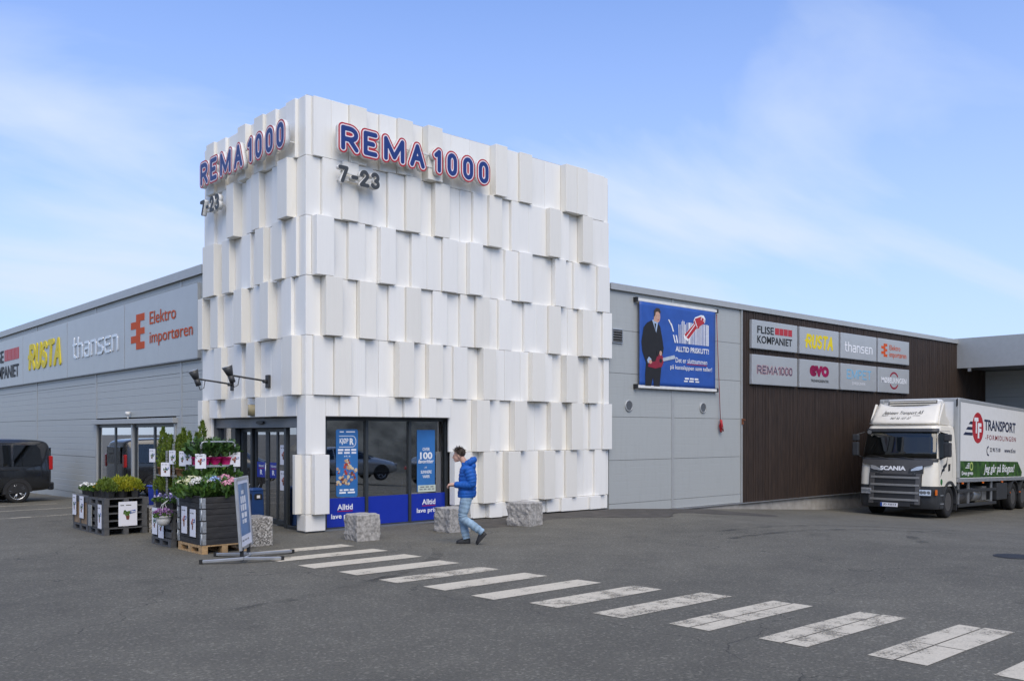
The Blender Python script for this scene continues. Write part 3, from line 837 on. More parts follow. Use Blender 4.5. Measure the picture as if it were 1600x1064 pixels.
def plant_poster(name, w, h, kind=0):
    """white A3 price poster with a plant picture and a blue price tag, standing in the local X-Z plane facing -Y"""
    mb = MB(); f = lambda a, b, c: (a, -c, b)
    mb.box(-w / 2, w / 2, -.003, .0, 0, h, 0)
    put_words(mb, 18, -w * .40, w * .18, h * .83, h * .875, f, .0045, 1)
    rr = random.Random(kind * 5 + 1)
    for k in range(26):
        a = rr.uniform(0, 6.3); q = rr.random() ** .5
        cx = -.02 * w + w * .22 * q * math.cos(a); cy = h * (.53 if kind != 2 else .46) + h * (.11 if kind != 2 else .2) * q * math.sin(a); s_ = w * rr.uniform(.03, .075)
        mb.prism([(cx + s_ * math.cos(t), cy + s_ * math.sin(t)) for t in (0, 1.3, 2.5, 3.7, 5.0)], .0035, .0045 + k * .0001, f, (3 if kind == 0 and k % 3 else 2))
    mb.prism([(-.11 * w, h * .42), (.09 * w, h * .42), (.06 * w, h * .26), (-.08 * w, h * .26)], .0035, .0072, f, 4)
    mb.prism([(.12 * w, h * .50), (.40 * w, h * .54), (.40 * w, h * .66), (.12 * w, h * .62)], .0035, .0078, f, 5)
    put_words(mb, 19, .15 * w, .37 * w, h * .55, h * .61, f, .009, 6)
    return mb.mesh(name)
PM = ['paper', 'ink_soft', 'leaf', 'print_red', 'print_brown', 'tag_blue', 'letter_white']
PMESH = {}
def poster(label, loc, rz, w=.21, h=.30, kind=0, group='price posters on the plant display', parent=None, name='price_poster', tilt=0):
    k = (w, h, kind)
    if k not in PMESH:
        PMESH[k] = plant_poster('price_poster', w, h, kind)
        for q in PM: PMESH[k].materials.append(M[q])
    o = bpy.data.objects.new(name, PMESH[k]); COL.objects.link(o)
    o.location = loc; o.rotation_euler = (tilt, 0, rz)
    if parent is not None: o.parent = parent
    else: tag(o, label, 'poster', group)
    return o
LEFT = R_(-90)      # faces -X
poster(None, (.246, 1.42, 1.33), LEFT, .30, .42, 0, parent=l1)
poster(None, (.246, 1.42, .78), LEFT, .30, .42, 0, parent=l1)
# canopy lamp above the door
lp = thing('door_lamp', 'weathered yellowish half-round lamp over the entrance doors', 'lamp', (-.03, 2.24, 2.36))
mb = MB()
mb.loft([[(-.13 * math.sin(R_(a)) - .0, .15 * math.cos(R_(a)), z) for a in range(0, 181, 15)] for z in (.03, .26)])
mb.build('shade', 'lamp_yellow', lp)
MB().cbox((.005, 0, .145), (.03, .32, .27)).build('back_plate', 'grey_trim', lp)
# interior
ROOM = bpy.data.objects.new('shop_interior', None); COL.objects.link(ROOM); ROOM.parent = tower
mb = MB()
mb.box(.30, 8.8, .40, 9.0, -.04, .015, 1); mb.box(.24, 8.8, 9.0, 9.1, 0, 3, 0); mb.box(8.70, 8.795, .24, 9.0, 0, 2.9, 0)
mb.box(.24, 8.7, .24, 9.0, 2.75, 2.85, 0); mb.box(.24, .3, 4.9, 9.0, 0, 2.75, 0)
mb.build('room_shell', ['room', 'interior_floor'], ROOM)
for x0, x1, y0, y1 in ((1.3, 3.4, 1.5, 1.9), (4.4, 8.2, 2.0, 2.5), (3.2, 8.2, 4.6, 5.1), (1.6, 8.0, 7.0, 7.5)):
    mb = MB()
    for z in (.2, .65, 1.1, 1.5):
        mb.box(x0, x1, y0, y1, z, z + .03, 0)
        x = x0 + .02
        while x < x1 - .2:
            w = rnd.uniform(.10, .28)
            mb.box(x, x + w - .02, y0 + .03, y1 - .05, z + .031, z + rnd.uniform(.15, .38), 1)
            x += w
    mb.box(x0, x0 + .03, y0 - .002, y1 + .002, .0, 1.85, 0); mb.box(x1 - .03, x1, y0 - .002, y1 + .002, .0, 1.85, 0)
    mb.build('shelf_unit', ['shelf', 'goods'], ROOM)

# ---------------------------------------------------------------- retail hall behind the tower
hall = thing('retail_hall', 'long grey metal-clad retail hall with dark brown timber section', 'building', (16, 12, 0))
def hall_part(mb, name, m, bevel=0):
    return mb.build(name, m, hall, bevel=bevel, world=True)
def ribbed(a0, a1, z0, z1, side, plane=0.0):
    groove = .006 if side == 'L' else .0015
    prof = [(z0, 0.0)]
    z = z0 + .195
    while z < z1 - .08:
        prof += [(z - .010, 0), (z, groove), (z + .010, 0)]
        z += .195
    prof.append((z1, 0))
    mb = MB()
    vs0 = []; 
    for a in (a0, a1):
        for zz, dp in prof: vs0.append((a, zz, dp))
        for zz in (z1, z0): vs0.append((a, zz, .10))
    n = len(prof) + 2
    P = [(a, plane + d, zz) if side == 'R' else (plane + d, a, zz) for a, zz, d in vs0]
    mb.add(P, [(i, (i + 1) % n, n + (i + 1) % n, n + i) for i in range(n)])
    mb.add(P, [tuple(range(n)), tuple(range(n, 2 * n))])
    return mb
zl = [5.86, 4.70, 3.52, 2.44, 1.26, .08, -.75]
yb = [4.90, 6.35, 12.95, 19.55, 26.15, 32.75, 39.35]
for i in range(len(yb) - 1):
    for z1, z0 in zip(zl, zl[1:]):
        if i == 1 and z1 < 2.5: continue
        hall_part(ribbed(yb[i] + .012, yb[i + 1] - .012, z0 + .006, z1 - .006, 'L'), 'wall_panel', 'grey_panel')
hall_part(ribbed(6.362, 6.66, -.6, 2.434, 'L'), 'wall_panel', 'grey_panel')
zr_ = [5.86, 4.78, 3.62, 2.44, 1.27, .10, -.16]
xb = [9.0, 11.72, 15.10]
for i in range(2):
    for z1, z0 in zip(zr_, zr_[1:]):
        hall_part(ribbed(xb[i] + .012, xb[i + 1] - .012, z0 + .005, z1 - .005, 'R'), 'wall_panel', 'grey_panel')
for y in yb[1:]:
    hall_part(MB().box(-.014, .04, y - .055, y + .055, (2.44 if y in (12.95,) else -.5), 5.855), 'joint_strip', 'grey_trim')
hall_part(MB().box(11.66, 11.78, -.014, .04, -.15, 5.855), 'joint_strip', 'grey_trim')
hall_part(MB().box(15.095, 15.15, -.05, .05, -.16, 5.855), 'corner_trim', 'grey_trim')
# backing so that no light leaks through the joints, roof and copings
hall_part(MB().box(.102, .20, 4.90, 39.4, 2.45, 5.85).box(.102, .2, 12.96, 39.4, -.7, 2.45).box(.102, .2, 4.9, 6.64, -.6, 2.45).box(9.0, 36, .102, .2, -1.6, 5.85), 'backing_wall', 'joint')
hall_part(MB().box(.21, 60, 4.88, 60, 5.62, 5.78).box(9.005, 60, .21, 4.87, 5.62, 5.78), 'roof', 'grey_dark_trim')
hall_part(MB().box(-.07, .25, 4.90, 39.5, 5.862, 6.05).box(-.085, -.071, 4.90, 39.5, 5.84, 6.06), 'coping', 'grey_trim')
hall_part(MB().box(9.0, 31.3, -.07, .25, 5.862, 6.0).box(9.0, 31.3, -.085, -.071, 5.84, 6.01), 'coping', 'grey_trim')
hall_part(MB().box(9.0, 15.1, -.04, .0, -.20, -.162).box(15.1, 34.4, -.06, .0, -.20, -.172), 'base_flashing', 'alu')
hall_part(MB().box(-.03, -.001, 12.96, 39.3, -.45, -.36), 'base_flashing', 'alu')
# timber cladding: narrow vertical battens, too fine to pick apart
mb = MB(); x = 15.155
wr = random.Random(11)
while x < 34.4:
    w = wr.choice((.062, .062, .095))
    mb.box(x, x + w, -.022 - wr.uniform(0, .012), .06, -.17, 5.855)
    x += w + .014
tag(hall_part(mb, 'timber_battens', 'wood'), kind='stuff')
hall_part(MB().box(15.15, 34.4, .05, .101, -.17, 5.855), 'timber_backing', 'joint')
x = 9.02
while x < 33:
    w = 1.9 if x > 15 else 3.02
    hall_part(MB().box(x + .006, x + w - .006, .012 + .02 * (x > 15), .10, -2.4, -.205), 'plinth_slab', 'concrete', bevel=.01)
    x += w
# loading canopy at the far end
hall_part(MB().box(31.3, 31.42, -14.0, .25, 4.78, 6.06).box(31.42, 36, -14.0, .25, 5.6, 6.0), 'canopy_fascia', 'grey_trim')
hall_part(MB().box(31.40, 36, -14, .2, 4.80, 4.86), 'canopy_soffit', 'grey_dark_trim')
for z1, z0 in zip([4.78, 3.6, 2.4, 1.2, 0, -1.2], [3.6, 2.4, 1.2, 0, -1.2, -2.4]):
    hall_part(ribbed(-14, -.02, z0 + .005, z1 - .005, 'L', 34.42), 'wall_panel', 'grey_panel')
hall_part(MB().box(34.53, 36, -14, .2, -2.5, 4.78), 'backing_wall', 'joint')
hall_part(MB().box(31.22, 31.29, -.62, -.50, 4.62, 4.76), 'bulkhead_light', 'alu')
# glazed garden entrance in the left wall
gw = bpy.data.objects.new('garden_window', None); COL.objects.link(gw); gw.parent = hall; gw.matrix_parent_inverse = pinv(hall)
mb = MB()
for y, w in ((6.72, .09), (9.80, .10), (12.90, .10)):
    mb.box(-.03, .10, y - w / 2, y + w / 2, -.15, 2.26)
mb.build('window_frame', 'grey_trim', gw, bevel=.004)
for y0, y1 in ((6.775, 9.745), (9.855, 12.845)):
    mb = MB()
    for k in range(3):
        a = y0 + (y1 - y0) * k / 2.0
        a = min(max(a, y0 + .05), y1 - .05)
        mb.box(.03, .09, a - .05, a + .05, -.10, 2.255)
    mb.box(.032, .088, y0 + .10, y1 - .10, -.12, .10); mb.box(.032, .088, y0 + .10, y1 - .10, 2.16, 2.254)
    mb.build('door_frame', 'frame', gw, bevel=.003)
for y0, y1 in ((6.775, 9.745), (9.855, 12.845)):
    for k in range(2):
        a = y0 + (y1 - y0) * k / 2.0
        MB().box(.056, .064, a + .02, a + (y1 - y0) / 2 - .02, .0, 2.2).build('pane', 'glass', gw)
hb = MB().box(-.12, .05, 6.60, 13.05, 2.262, 2.40).build('roller_housing', 'grey_trim', gw, bevel=.008)
MB().cyl((-.1, 9.9, 2.40), (-.1, 9.9, 2.50), .02, n=8).cyl((-.1, 9.9, 2.50), (-.1, 9.9, 2.60), .06, .07, n=14).build('sensor', 'pot_white', gw)
# dim room behind it
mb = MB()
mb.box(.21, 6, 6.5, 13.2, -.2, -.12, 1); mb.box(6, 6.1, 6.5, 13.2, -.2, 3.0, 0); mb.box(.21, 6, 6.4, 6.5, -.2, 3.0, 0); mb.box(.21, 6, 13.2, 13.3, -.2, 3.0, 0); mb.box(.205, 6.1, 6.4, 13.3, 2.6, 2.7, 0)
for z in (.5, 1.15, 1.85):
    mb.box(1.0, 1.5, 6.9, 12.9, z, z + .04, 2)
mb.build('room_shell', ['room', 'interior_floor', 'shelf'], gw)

# ---------------------------------------------------------------- lettering on the tower
RL = [('R', .462, .985), ('E', .991, 1.441), ('M', 1.488, 2.118), ('A', 2.150, 2.650), ('1', 2.794, 3.091), ('0', 3.153, 3.539), ('0', 3.594, 4.001), ('0', 4.052, 4.458)]
LT = [('R', 4.13, 3.62), ('E', 3.60, 3.14), ('M', 3.07, 2.42), ('A', 2.37, 1.86), ('1', 1.72, 1.42), ('0', 1.36, .96), ('0', .90, .48), ('0', .43, .02)]
def channel_letters(name, label, loc, fn, cells, z0, z1, spec, group, depth=.15):
    """spec: list of (radius, material, extra height); the first is the body, the rest face layers"""
    t = thing(name, label, 'sign', loc, group=group)
    inv = Vector(loc)
    f = lambda a, b, c: tuple(Vector(fn(a, b, c)) - inv)
    r0 = spec[0][0]
    for ch, a0, a1 in cells:
        w, st = G[ch]
        sg = 1 if a1 > a0 else -1
        wd = abs(a1 - a0) - 2 * r0
        kx = wd / w if w else 1; kz = (z1 - z0 - 2 * r0)
        if ch == '-': kz = z1 - z0 - 2 * r0
        xf = lambda x, y: (r0 + x * kx, z0 + r0 + y * kz)
        g2 = lambda a, b, c: f(a0 + sg * a, b, c)
        body = None
        for i, (r, mt, e) in enumerate(spec):
            mb = MB()
            put_stroke(mb, st, r, g2, 0.0 if i == 0 else depth, depth + e, 0, res=.012, xf=xf)
            if i == 0:
                put_stroke(mb, st, r, g2, None, 0.0, 0, res=.012, xf=xf)
                body = mb.build('letter', mt, t)
            else:
                mb.build('letter_face', mt, body)
    mb = MB()
    a0 = cells[0][1]; a1 = cells[-1][2]
    lo, hi = min(a0, a1) + .12, max(a0, a1) - .12
    for z in (z0 + (z1 - z0) * .3, z0 + (z1 - z0) * .72):
        mb.add([f(a, b, c) for a in (lo, hi) for b in (z - .015, z + .015) for c in (-.045, -.005)], [(0, 1, 3, 2), (4, 5, 7, 6), (0, 1, 5, 4), (2, 3, 7, 6), (0, 2, 6, 4), (1, 3, 7, 5)])
    k = lo
    while k < hi:
        z = z0 + (z1 - z0) * .3
        mb.add([f(a, b, c) for a in (k, k + .03) for b in (z - .012, z + .012) for c in (-.25, -.047)], [(0, 1, 3, 2), (4, 5, 7, 6), (0, 1, 5, 4), (2, 3, 7, 6), (0, 2, 6, 4), (1, 3, 7, 5)])
        k += .72
    mb.build('mounting_rail', 'pot_white', t)
    return t
def shift_cells(cells, k, c0):
    return [(ch, c0 + (a - c0) * k, c0 + (b - c0) * k) for ch, a, b in cells]
KR, KL = 1.0057, 1.0105            # letters stand closer to the wall than first measured
RL = shift_cells(RL, KR, -9.013); LT = shift_cells(LT, KL, -16.219)
REMA = [(.106, 'pot_white', 0.0), (.1045, 'red', .004), (.073, 'pinkwhite', .008), (.048, 'blue', .012)]
HRS = [(.040, 'pot_white', 0.0), (.038, 'digit', .004)]
channel_letters('channel_letter_sign', 'blue rounded letters outlined red and white on the broad right-hand tower face', (2.5, -.26, 7.95), fR(-.26), RL, 7.667, 8.280, REMA, 'illuminated letter signs on the tower', .10)
channel_letters('channel_letter_sign', 'blue rounded letters outlined red and white on the narrow left-hand tower face', (-.26, 2.2, 7.95), fL(-.26), LT, 7.69, 8.305, REMA, 'illuminated letter signs on the tower', .10)
H1 = [('7', .46, .70), ('-', .76, .93), ('2', .96, 1.19), ('3', 1.22, 1.45)]
channel_letters('opening_hours_sign', 'charcoal opening-hours numerals on the broad right-hand tower face', (.98, -.26, 7.2), fR(-.26), shift_cells(H1, KR, -9.013), 7.06, 7.41, HRS, 'opening hours signs on the tower', .10)
H2 = [('7', 4.12, 3.86), ('-', 3.80, 3.64), ('2', 3.60, 3.36), ('3', 3.33, 3.08)]
channel_letters('opening_hours_sign', 'charcoal opening-hours numerals on the narrow left-hand tower face', (-.26, 3.75, 7.2), fL(-.26), shift_cells(H2, KL, -16.219), 7.05, 7.405, HRS, 'opening hours signs on the tower', .10)

# ---------------------------------------------------------------- logos shared by the sign boards
def pix_e(mb, a0, a1, b0, b1, f, c, m):
    """blocky stepped E built of two pixel columns and a stem"""
    w = (a1 - a0) / 5.0; h = (b1 - b0) / 5.0
    B = lambda x0, x1, y0, y1: mb.prism([(a0 + w * x0, b0 + h * y0), (a0 + w * x1, b0 + h * y0), (a0 + w * x1, b0 + h * y1), (a0 + w * x0, b0 + h * y1)], 0, c, f, m)
    B(2.0, 3.4, 0, 5); B(3.4, 5, 4.0, 5); B(3.4, 5, 2.1, 3.0); B(3.4, 5, 0, 1.0); B(0, 2.0, 3.0, 4.0); B(0, 2.0, 1.0, 2.0)
def logo_tiles(mb, a0, a1, b0, b1, f, c, m=0, m2=1, off=.02):
    w = a1 - a0; h = b1 - b0
    put_text(mb, 'FLISE', a0, a0 + w * .465, b0 + h * .56, b1, f, c, m, off=off)
    put_text(mb, 'KOMPANIET', a0, a1, b0, b0 + h * .44, f, c, m, off=off)
    for k in range(4):
        x0 = a0 + w * (.50 + .128 * k)
        x1 = x0 + w * .112
        mb.prism([(x0, b0 + h * .60), (x1, b0 + h * .60), (x1, b0 + h * .99), (x0, b0 + h * .99)], 0, c, f, m2)
def logo_yellow(mb, a0, a1, b0, b1, f, c, m=0, sep=None):
    h = b1 - b0
    put_word(mb, 'RUSTA', a0, a1, b0, b1, h * .105, f, 0, c, m, gap=.36, shear=.17, sep=sep)
    s = 1 if a1 > a0 else -1
    x = a0 - s * h * .10
    mb.prism([(x, b0 + h * .44), (x + s * h * .5, b0 + h * .50), (x + s * h * .55, b0 + h * .66), (x + s * h * .05, b0 + h * .60)], 0, c * 1.02, f, m)
def logo_thin(mb, a0, a1, b0, b1, f, c, m=0, sep=None):
    put_word(mb, 'thansen', a0, a1, b0, b1, (b1 - b0) * .055, f, 0, c, m, gap=.26, sep=sep)
def logo_pixel(mb, e, t1, t2, f, c, m=0):
    pix_e(mb, *e, f, c, m)
    put_text(mb, 'Elektro', *t1, f, c, m, off=.006)
    put_text(mb, 'importøren', *t2, f, c, m, off=.006)

# long sign boards on the left wall ---------------------------------
def left_board(label, y0, y1, draw, mats):
    t = thing('sign_board', label, 'sign', (-.08, (y0 + y1) / 2, 3.83), group='grey sign boards along the left wall')
    for k in range(2):
        a = y0 + (y1 - y0) * k / 2 + (.016 if k == 0 else .002); b = y0 + (y1 - y0) * (k + 1) / 2 - (.002 if k == 0 else .016)
        MB().box(-.085, -.002, a, b, 3.83, 5.645).build('board_sheet', 'sign_grey', t, world=True)
    mb = MB(); draw(mb, lambda q: q.build('letter', mats, t, world=True))
    if mb.v: mb.build('lettering', mats, t, world=True)
    MB().box(-.09, -.003, y0 + .004, y1 - .004, 3.80, 3.828).build('bottom_trim', 'grey_dark_trim', t, world=True)
f = fL(-.085)
left_board('grey board with orange stepped emblem and two orange lines, nearest the white tower', 5.12, 10.20, lambda mb, sep: logo_pixel(mb, (9.67, 8.66, 4.30, 5.26), (8.26, 6.46, 4.90, 5.24), (8.26, 5.41, 4.30, 4.70), f, .012), ['orange'])
left_board('grey board with thin silver lowercase lettering on the left wall', 10.205, 15.62, lambda mb, sep: logo_thin(mb, 14.95, 10.72, 4.37, 5.06, f, .03, sep=sep), ['silver_letter'])
left_board('grey board with bold yellow slanted capitals on the left wall', 15.625, 21.11, lambda mb, sep: logo_yellow(mb, 20.25, 16.14, 4.27, 5.22, f, .03, sep=sep), ['yellow'])
left_board('grey board with black stencil capitals and red squares at the left picture edge', 21.115, 26.6, lambda mb, sep: logo_tiles(mb, 26.0, 21.68, 4.14, 5.27, f, .012), ['ink', 'red'])

# eight sign boxes on the timber wall -------------------------------
def sign_box(label, x0, x1, z0, z1, draw, mats):
    t = thing('sign_box', label, 'sign', ((x0 + x1) / 2, -.08, z0), group='grey sign boxes on the timber wall')
    MB().box(x0, x1, -.135, -.034, z0, z1).build('box_body', 'sign_side', t, bevel=.008, world=True)
    MB().box(x0 + .02, x1 - .02, -.139, -.1355, z0 + .02, z1 - .02).build('sign_face', 'sign_grey', t, world=True)
    mb = MB(); draw(mb); mb.build('lettering', mats, t, world=True)
g = fR(-.139); c = .006
TZ, BZ = (4.67, 5.57), (3.54, 4.48)
sign_box('sign box with black stencil capitals and four red squares, top row on brown timber', 15.54, 18.20, *TZ, lambda mb: logo_tiles(mb, 15.82, 17.87, 4.85, 5.40, g, c), ['ink', 'red'])
sign_box('sign box with bold yellow slanted capitals, top row on brown timber', 18.36, 20.95, *TZ, lambda mb: logo_yellow(mb, 18.72, 20.60, 4.87, 5.36, g, c), ['yellow'])
sign_box('sign box with thin white lowercase lettering, top row on brown timber', 21.10, 23.76, *TZ, lambda mb: logo_thin(mb, 21.38, 23.43, 4.91, 5.27, g, c), ['letter_white'])
sign_box('sign box with orange stepped emblem and two text lines, top row on brown timber', 23.90, 26.48, *TZ, lambda mb: logo_pixel(mb, (24.14, 24.62, 4.89, 5.39), (24.80, 25.71, 5.17, 5.36), (24.80, 26.22, 4.84, 5.10), g, c), ['orange'])
def small_rema(mb):
    put_word(mb, 'REMA1000', 15.80, 17.89, 3.87, 4.16, .040, g, 0, .003, 0, gap=.34)
    put_word(mb, 'REMA1000', 15.812, 17.878, 3.882, 4.148, .028, g, 0, .006, 1, gap=.34)
    put_word(mb, 'REMA1000', 15.82, 17.87, 3.89, 4.14, .019, g, 0, .009, 2, gap=.34)
sign_box('sign box with navy capitals and numerals edged pink, bottom row on brown timber', 15.54, 18.20, *BZ, small_rema, ['wine', 'pinkwhite', 'navy'])
def evo(mb):
    put_text(mb, 'evo', 18.98, 20.26, 3.93, 4.31, g, c, 0, off=.055)
    put_text(mb, 'TRENINGSSENTER', 19.05, 20.24, 3.74, 3.83, g, c, 1, off=.01)
sign_box('sign box with magenta rounded lowercase word over tiny black line', 18.36, 20.95, *BZ, evo, ['magenta', 'ink'])
def empet(mb):
    put_word(mb, 'EMPET', 21.52, 23.34, 3.95, 4.29, .022, g, 0, c, 0, gap=.28)
    put_text(mb, 'DYREKLINIKK', 21.91, 22.90, 3.74, 3.84, g, c, 1)
sign_box('sign box with pale blue outlined capitals, bottom row on brown timber', 21.10, 23.76, *BZ, empet, ['skyblue', 'letter_white'])
def ring(mb):
    for a0, a1 in ((35, 145), (215, 325)):
        put_stroke(mb, [arc(25.18, 4.01, .36, .30, a0, a1, 16)], .035, g, 0, .004, 0, res=.012)
    put_text(mb, 'MØBELRINGEN', 24.14, 26.21, 3.91, 4.12, g, .008, 1, off=.02)
sign_box('sign box with white capitals across two dark red arcs, bottom row', 23.90, 26.48, *BZ, ring, ['wine', 'letter_white'])

# ---------------------------------------------------------------- banner
bn = thing('wall_banner', 'large blue fabric banner with a man in dark suit holding a chainsaw', 'banner', (11.87, -.08, 3.2))
nx_, nz_ = 24, 18
def ban(a, b):       # slight fabric waviness
    u = (a - 10.13) / 3.5; v = (b - 3.30) / 2.35
    return .0015 * math.sin(7 * u + 2.2 * v) * math.sin(math.pi * min(max(v, 0), 1))
mb = MB()
mb.add([(10.13 + 3.5 * i / nx_, -.11 - ban(10.13 + 3.5 * i / nx_, 3.30 + 2.35 * j / nz_), 3.30 + 2.35 * j / nz_) for i in range(nx_ + 1) for j in range(nz_ + 1)], [(i * (nz_ + 1) + j, (i + 1) * (nz_ + 1) + j, (i + 1) * (nz_ + 1) + j + 1, i * (nz_ + 1) + j + 1) for i in range(nx_) for j in range(nz_)], 0, True)
cloth = mb.build('cloth', 'banner_blue', bn, world=True)
sd_ = cloth.modifiers.new('solid', 'SOLIDIFY'); sd_.thickness = .004
fb = lambda a, b, c: (a, -.1175 - ban(a, b) - c, b)
mb = MB()
# standing man in a dark suit
body = [(10.37, 3.31), (10.36, 3.62), (10.40, 3.95), (10.24, 4.25), (10.20, 4.52), (10.30, 4.92), (10.44, 5.05), (10.62, 5.13), (10.90, 5.10), (11.02, 4.98), (11.10, 4.70), (11.17, 4.40), (11.14, 4.25), (11.05, 4.10), (11.06, 3.80), (10.99, 3.31), (10.74, 3.31), (10.70, 3.55), (10.62, 3.31)]
mb.prism(body, .0, .002, fb, 0)
mb.prism([(10.66, 5.14), (10.84, 4.80), (10.92, 5.10), (10.82, 5.2)], .0, .0035, fb, 1)
mb.prism([(10.76, 5.06), (10.80, 4.86), (10.84, 5.06)], .0, .0042, fb, 0)
mb.prism([(10.73, 5.12), (10.90, 5.10), (10.92, 5.3), (10.75, 5.3)], .0, .0040, fb, 2)
mb.prism(circle(10.89, 5.26, .125, .17), .0, .005, fb, 2)
mb.prism([(10.745, 5.24), (10.75, 5.42), (10.85, 5.50), (10.98, 5.49), (11.03, 5.40), (11.01, 5.34), (10.92, 5.40), (10.82, 5.38), (10.79, 5.28)], .0, .006, fb, 3)
mb.prism(circle(10.86, 5.28, .012, .008, 8), 0, .0062, fb, 3); mb.prism(circle(10.96, 5.28, .012, .008, 8), 0, .0062, fb, 3)
mb.prism([(10.86, 5.17), (10.97, 5.18), (10.93, 5.155)], 0, .0062, fb, 4)
mb.prism([(10.44, 4.02), (10.52, 4.12), (10.62, 4.06), (10.60, 3.96), (10.48, 3.94)], .0, .0072, fb, 1)
mb.prism(circle(10.58, 3.98, .07, .055, 12), .0, .0082, fb, 2)
mb.prism(circle(11.03, 4.24, .055, .07, 12), .0, .0082, fb, 2)
# chainsaw
mb.prism([(10.48, 3.84), (10.52, 3.97), (10.80, 4.00), (10.88, 4.16), (11.02, 4.24), (11.14, 4.14), (11.16, 4.0), (11.08, 3.86), (10.8, 3.80)], .0, .0076, fb, 7)
mb.prism([(10.88, 4.14), (10.84, 4.30), (11.04, 4.38), (11.07, 4.33), (10.90, 4.26), (10.94, 4.15)], .0, .0079, fb, 0)
mb.prism(circle(11.03, 4.03, .06, .06, 12), .0, .0084, fb, 0)
mb.prism([(11.12, 4.11), (11.64, 4.22), (11.68, 4.18), (11.67, 4.12), (11.14, 4.02)], .0, .0080, fb, 5)
# bar code
br = random.Random(5); x = 11.50; k = 0
while x < 13.27:
    w = br.choice((.022, .035, .055)); lean = max(0, (11.98 - x)) * .55
    top = 5.19 - .02 * math.sin(x * 9) + (.08 * math.sin(x * 21) if x < 12.2 else 0); bot = 4.58 + (max(0, 11.75 - x) * 1.9)
    if 11.62 < x < 11.78: bot = 4.58; top = 4.80
    mb.prism([(x, bot), (x + w, bot), (x + w - lean * .5, top), (x - lean * .5, top)], .0, .002, fb, 6)
    x += w + br.choice((.022, .03, .045)); k += 1
# red saw emblem with a white edge
sw = [(12.07, 4.80), (12.14, 4.72), (12.27, 4.66), (12.34, 4.72), (12.70, 5.06), (12.80, 5.05), (12.87, 5.14), (12.98, 5.20), (13.10, 5.26), (13.12, 5.38), (13.04, 5.47), (12.90, 5.47), (12.62, 5.38), (12.55, 5.28), (12.56, 5.20)]
cx = sum(p[0] for p in sw) / len(sw); cy = sum(p[1] for p in sw) / len(sw)
mb.prism(sw, .0, .0035, fb, 6)
mb.prism([(cx + (a - cx) * .91, cy + (b - cy) * .86) for a, b in sw], .0, .005, fb, 4)
put_stroke(mb, [[(12.20, 4.78), (12.62, 5.17)]], .014, fb, None, .0062, 6, res=.006)
put_stroke(mb, [[(12.60, 5.30), (12.72, 5.10)]], .014, fb, None, .0062, 6, res=.006)
put_stroke(mb, [arc(12.98, 5.35, .07, .06, -60, 200)], .012, fb, None, .0062, 6, res=.006)
put_text(mb, 'ALLTID PRISKUTT!', 11.71, 13.29, 4.335, 4.49, fb, .002, 6, off=.022)
put_text(mb, 'Det er sluttsummen', 11.71, 13.21, 4.02, 4.165, fb, .002, 6, off=.006)
put_text(mb, 'på kassalappen som teller!', 11.47, 13.45, 3.79, 3.95, fb, .002, 6, off=.006)
put_words(mb, 11, 12.14, 12.78, 3.55, 3.60, fb, .002, 6)
put_words(mb, 12, 12.10, 12.82, 3.48, 3.52, fb, .002, 6)
mb.prism([(12.22, 3.985), (13.20, 3.985), (13.20, 4.003), (12.22, 4.003)], .0, .002, fb, 4)
mb.build('print', ['suit', 'shirt', 'skin', 'hair', 'red', 'silver_letter', 'letter_white', 'wine'], bn, world=True)
for z in (5.665, 3.285):
    rl = MB().box(10.05, 13.72, -.115, -.065, z - .045, z + .035).build('rail', 'pot_white', bn, world=True, bevel=.006)
    for x in (10.03, 13.74):
        MB().box(x - .035, x + .035, -.125, -.003, z - .06, z + .06).build('end_cap', 'black', rl, world=False)
rp = thing('hoisting_rope', 'thin red rope hanging from banner corner with a bundled red end', 'rope', (13.95, -.04, 2.0))
MB().tube([(-.20, -.03, 3.58), (-.13, -.03, 2.4), (-.05, -.03, 1.2), (0, -.03, .38)], .011, 6).build('cord', 'wine', rp)
mb = MB()
for k in range(9):
    a = k * 2.4
    mb.tube([(.03 * math.cos(a), -.05 + .025 * math.sin(a), .40), (.06 * math.cos(a + 1), -.05 + .04 * math.sin(a + 1), .22), (.05 + .05 * math.cos(a + 2), -.05 + .03 * math.sin(a), .02 + .03 * (k % 3)), (.03 * math.cos(a), -.05 + .03 * math.sin(a + 2), .2), (0, -.05, .40)], .016, 6)
mb.build('bundle', 'red', rp)
# vents
def round_vent(label, x, z):
    t = thing('round_vent', label, 'vent', (x, -.02, z), group='round vents under the banner')
    mb = MB()
    n = 28
    rings = [[(r * math.cos(2 * math.pi * i / n), y, r * math.sin(2 * math.pi * i / n)) for i in range(n)] for r, y in ((.155, .02), (.155, -.012), (.130, -.015), (.128, .005))]
    mb.loft(rings, caps=False).build('flange', 'grey_trim', t)
    mb = MB().cyl((0, .012, 0), (0, .004, 0), .128, n=24)
    for k in range(-4, 5):
        w = math.sqrt(max(.125 ** 2 - (k * .026) ** 2, 0))
        mb.box(-w, w, -.006, .004, k * .026 - .006, k * .026 + .006)
    mb.build('grille', 'grey_dark_trim', t)
round_vent('round grey wall vent under the banner, nearer the white tower', 9.80, 2.745)
round_vent('round grey wall vent under the banner, nearer the brown timber', 13.15, 2.75)
lv = thing('louvre_vent', 'square metal louvre vent on grey wall beside the white tower', 'vent', (9.32, -.01, 4.42))
MB().box(-.21, .21, -.03, .01, 0, .02).box(-.21, .21, -.03, .01, .36, .38).box(-.21, -.19, -.029, .01, .021, .359).box(.19, .21, -.029, .01, .021, .359).build('vent_frame', 'alu', lv)
MB().box(-.19, .19, .0, .008, .02, .36).build('backing', 'black', lv)
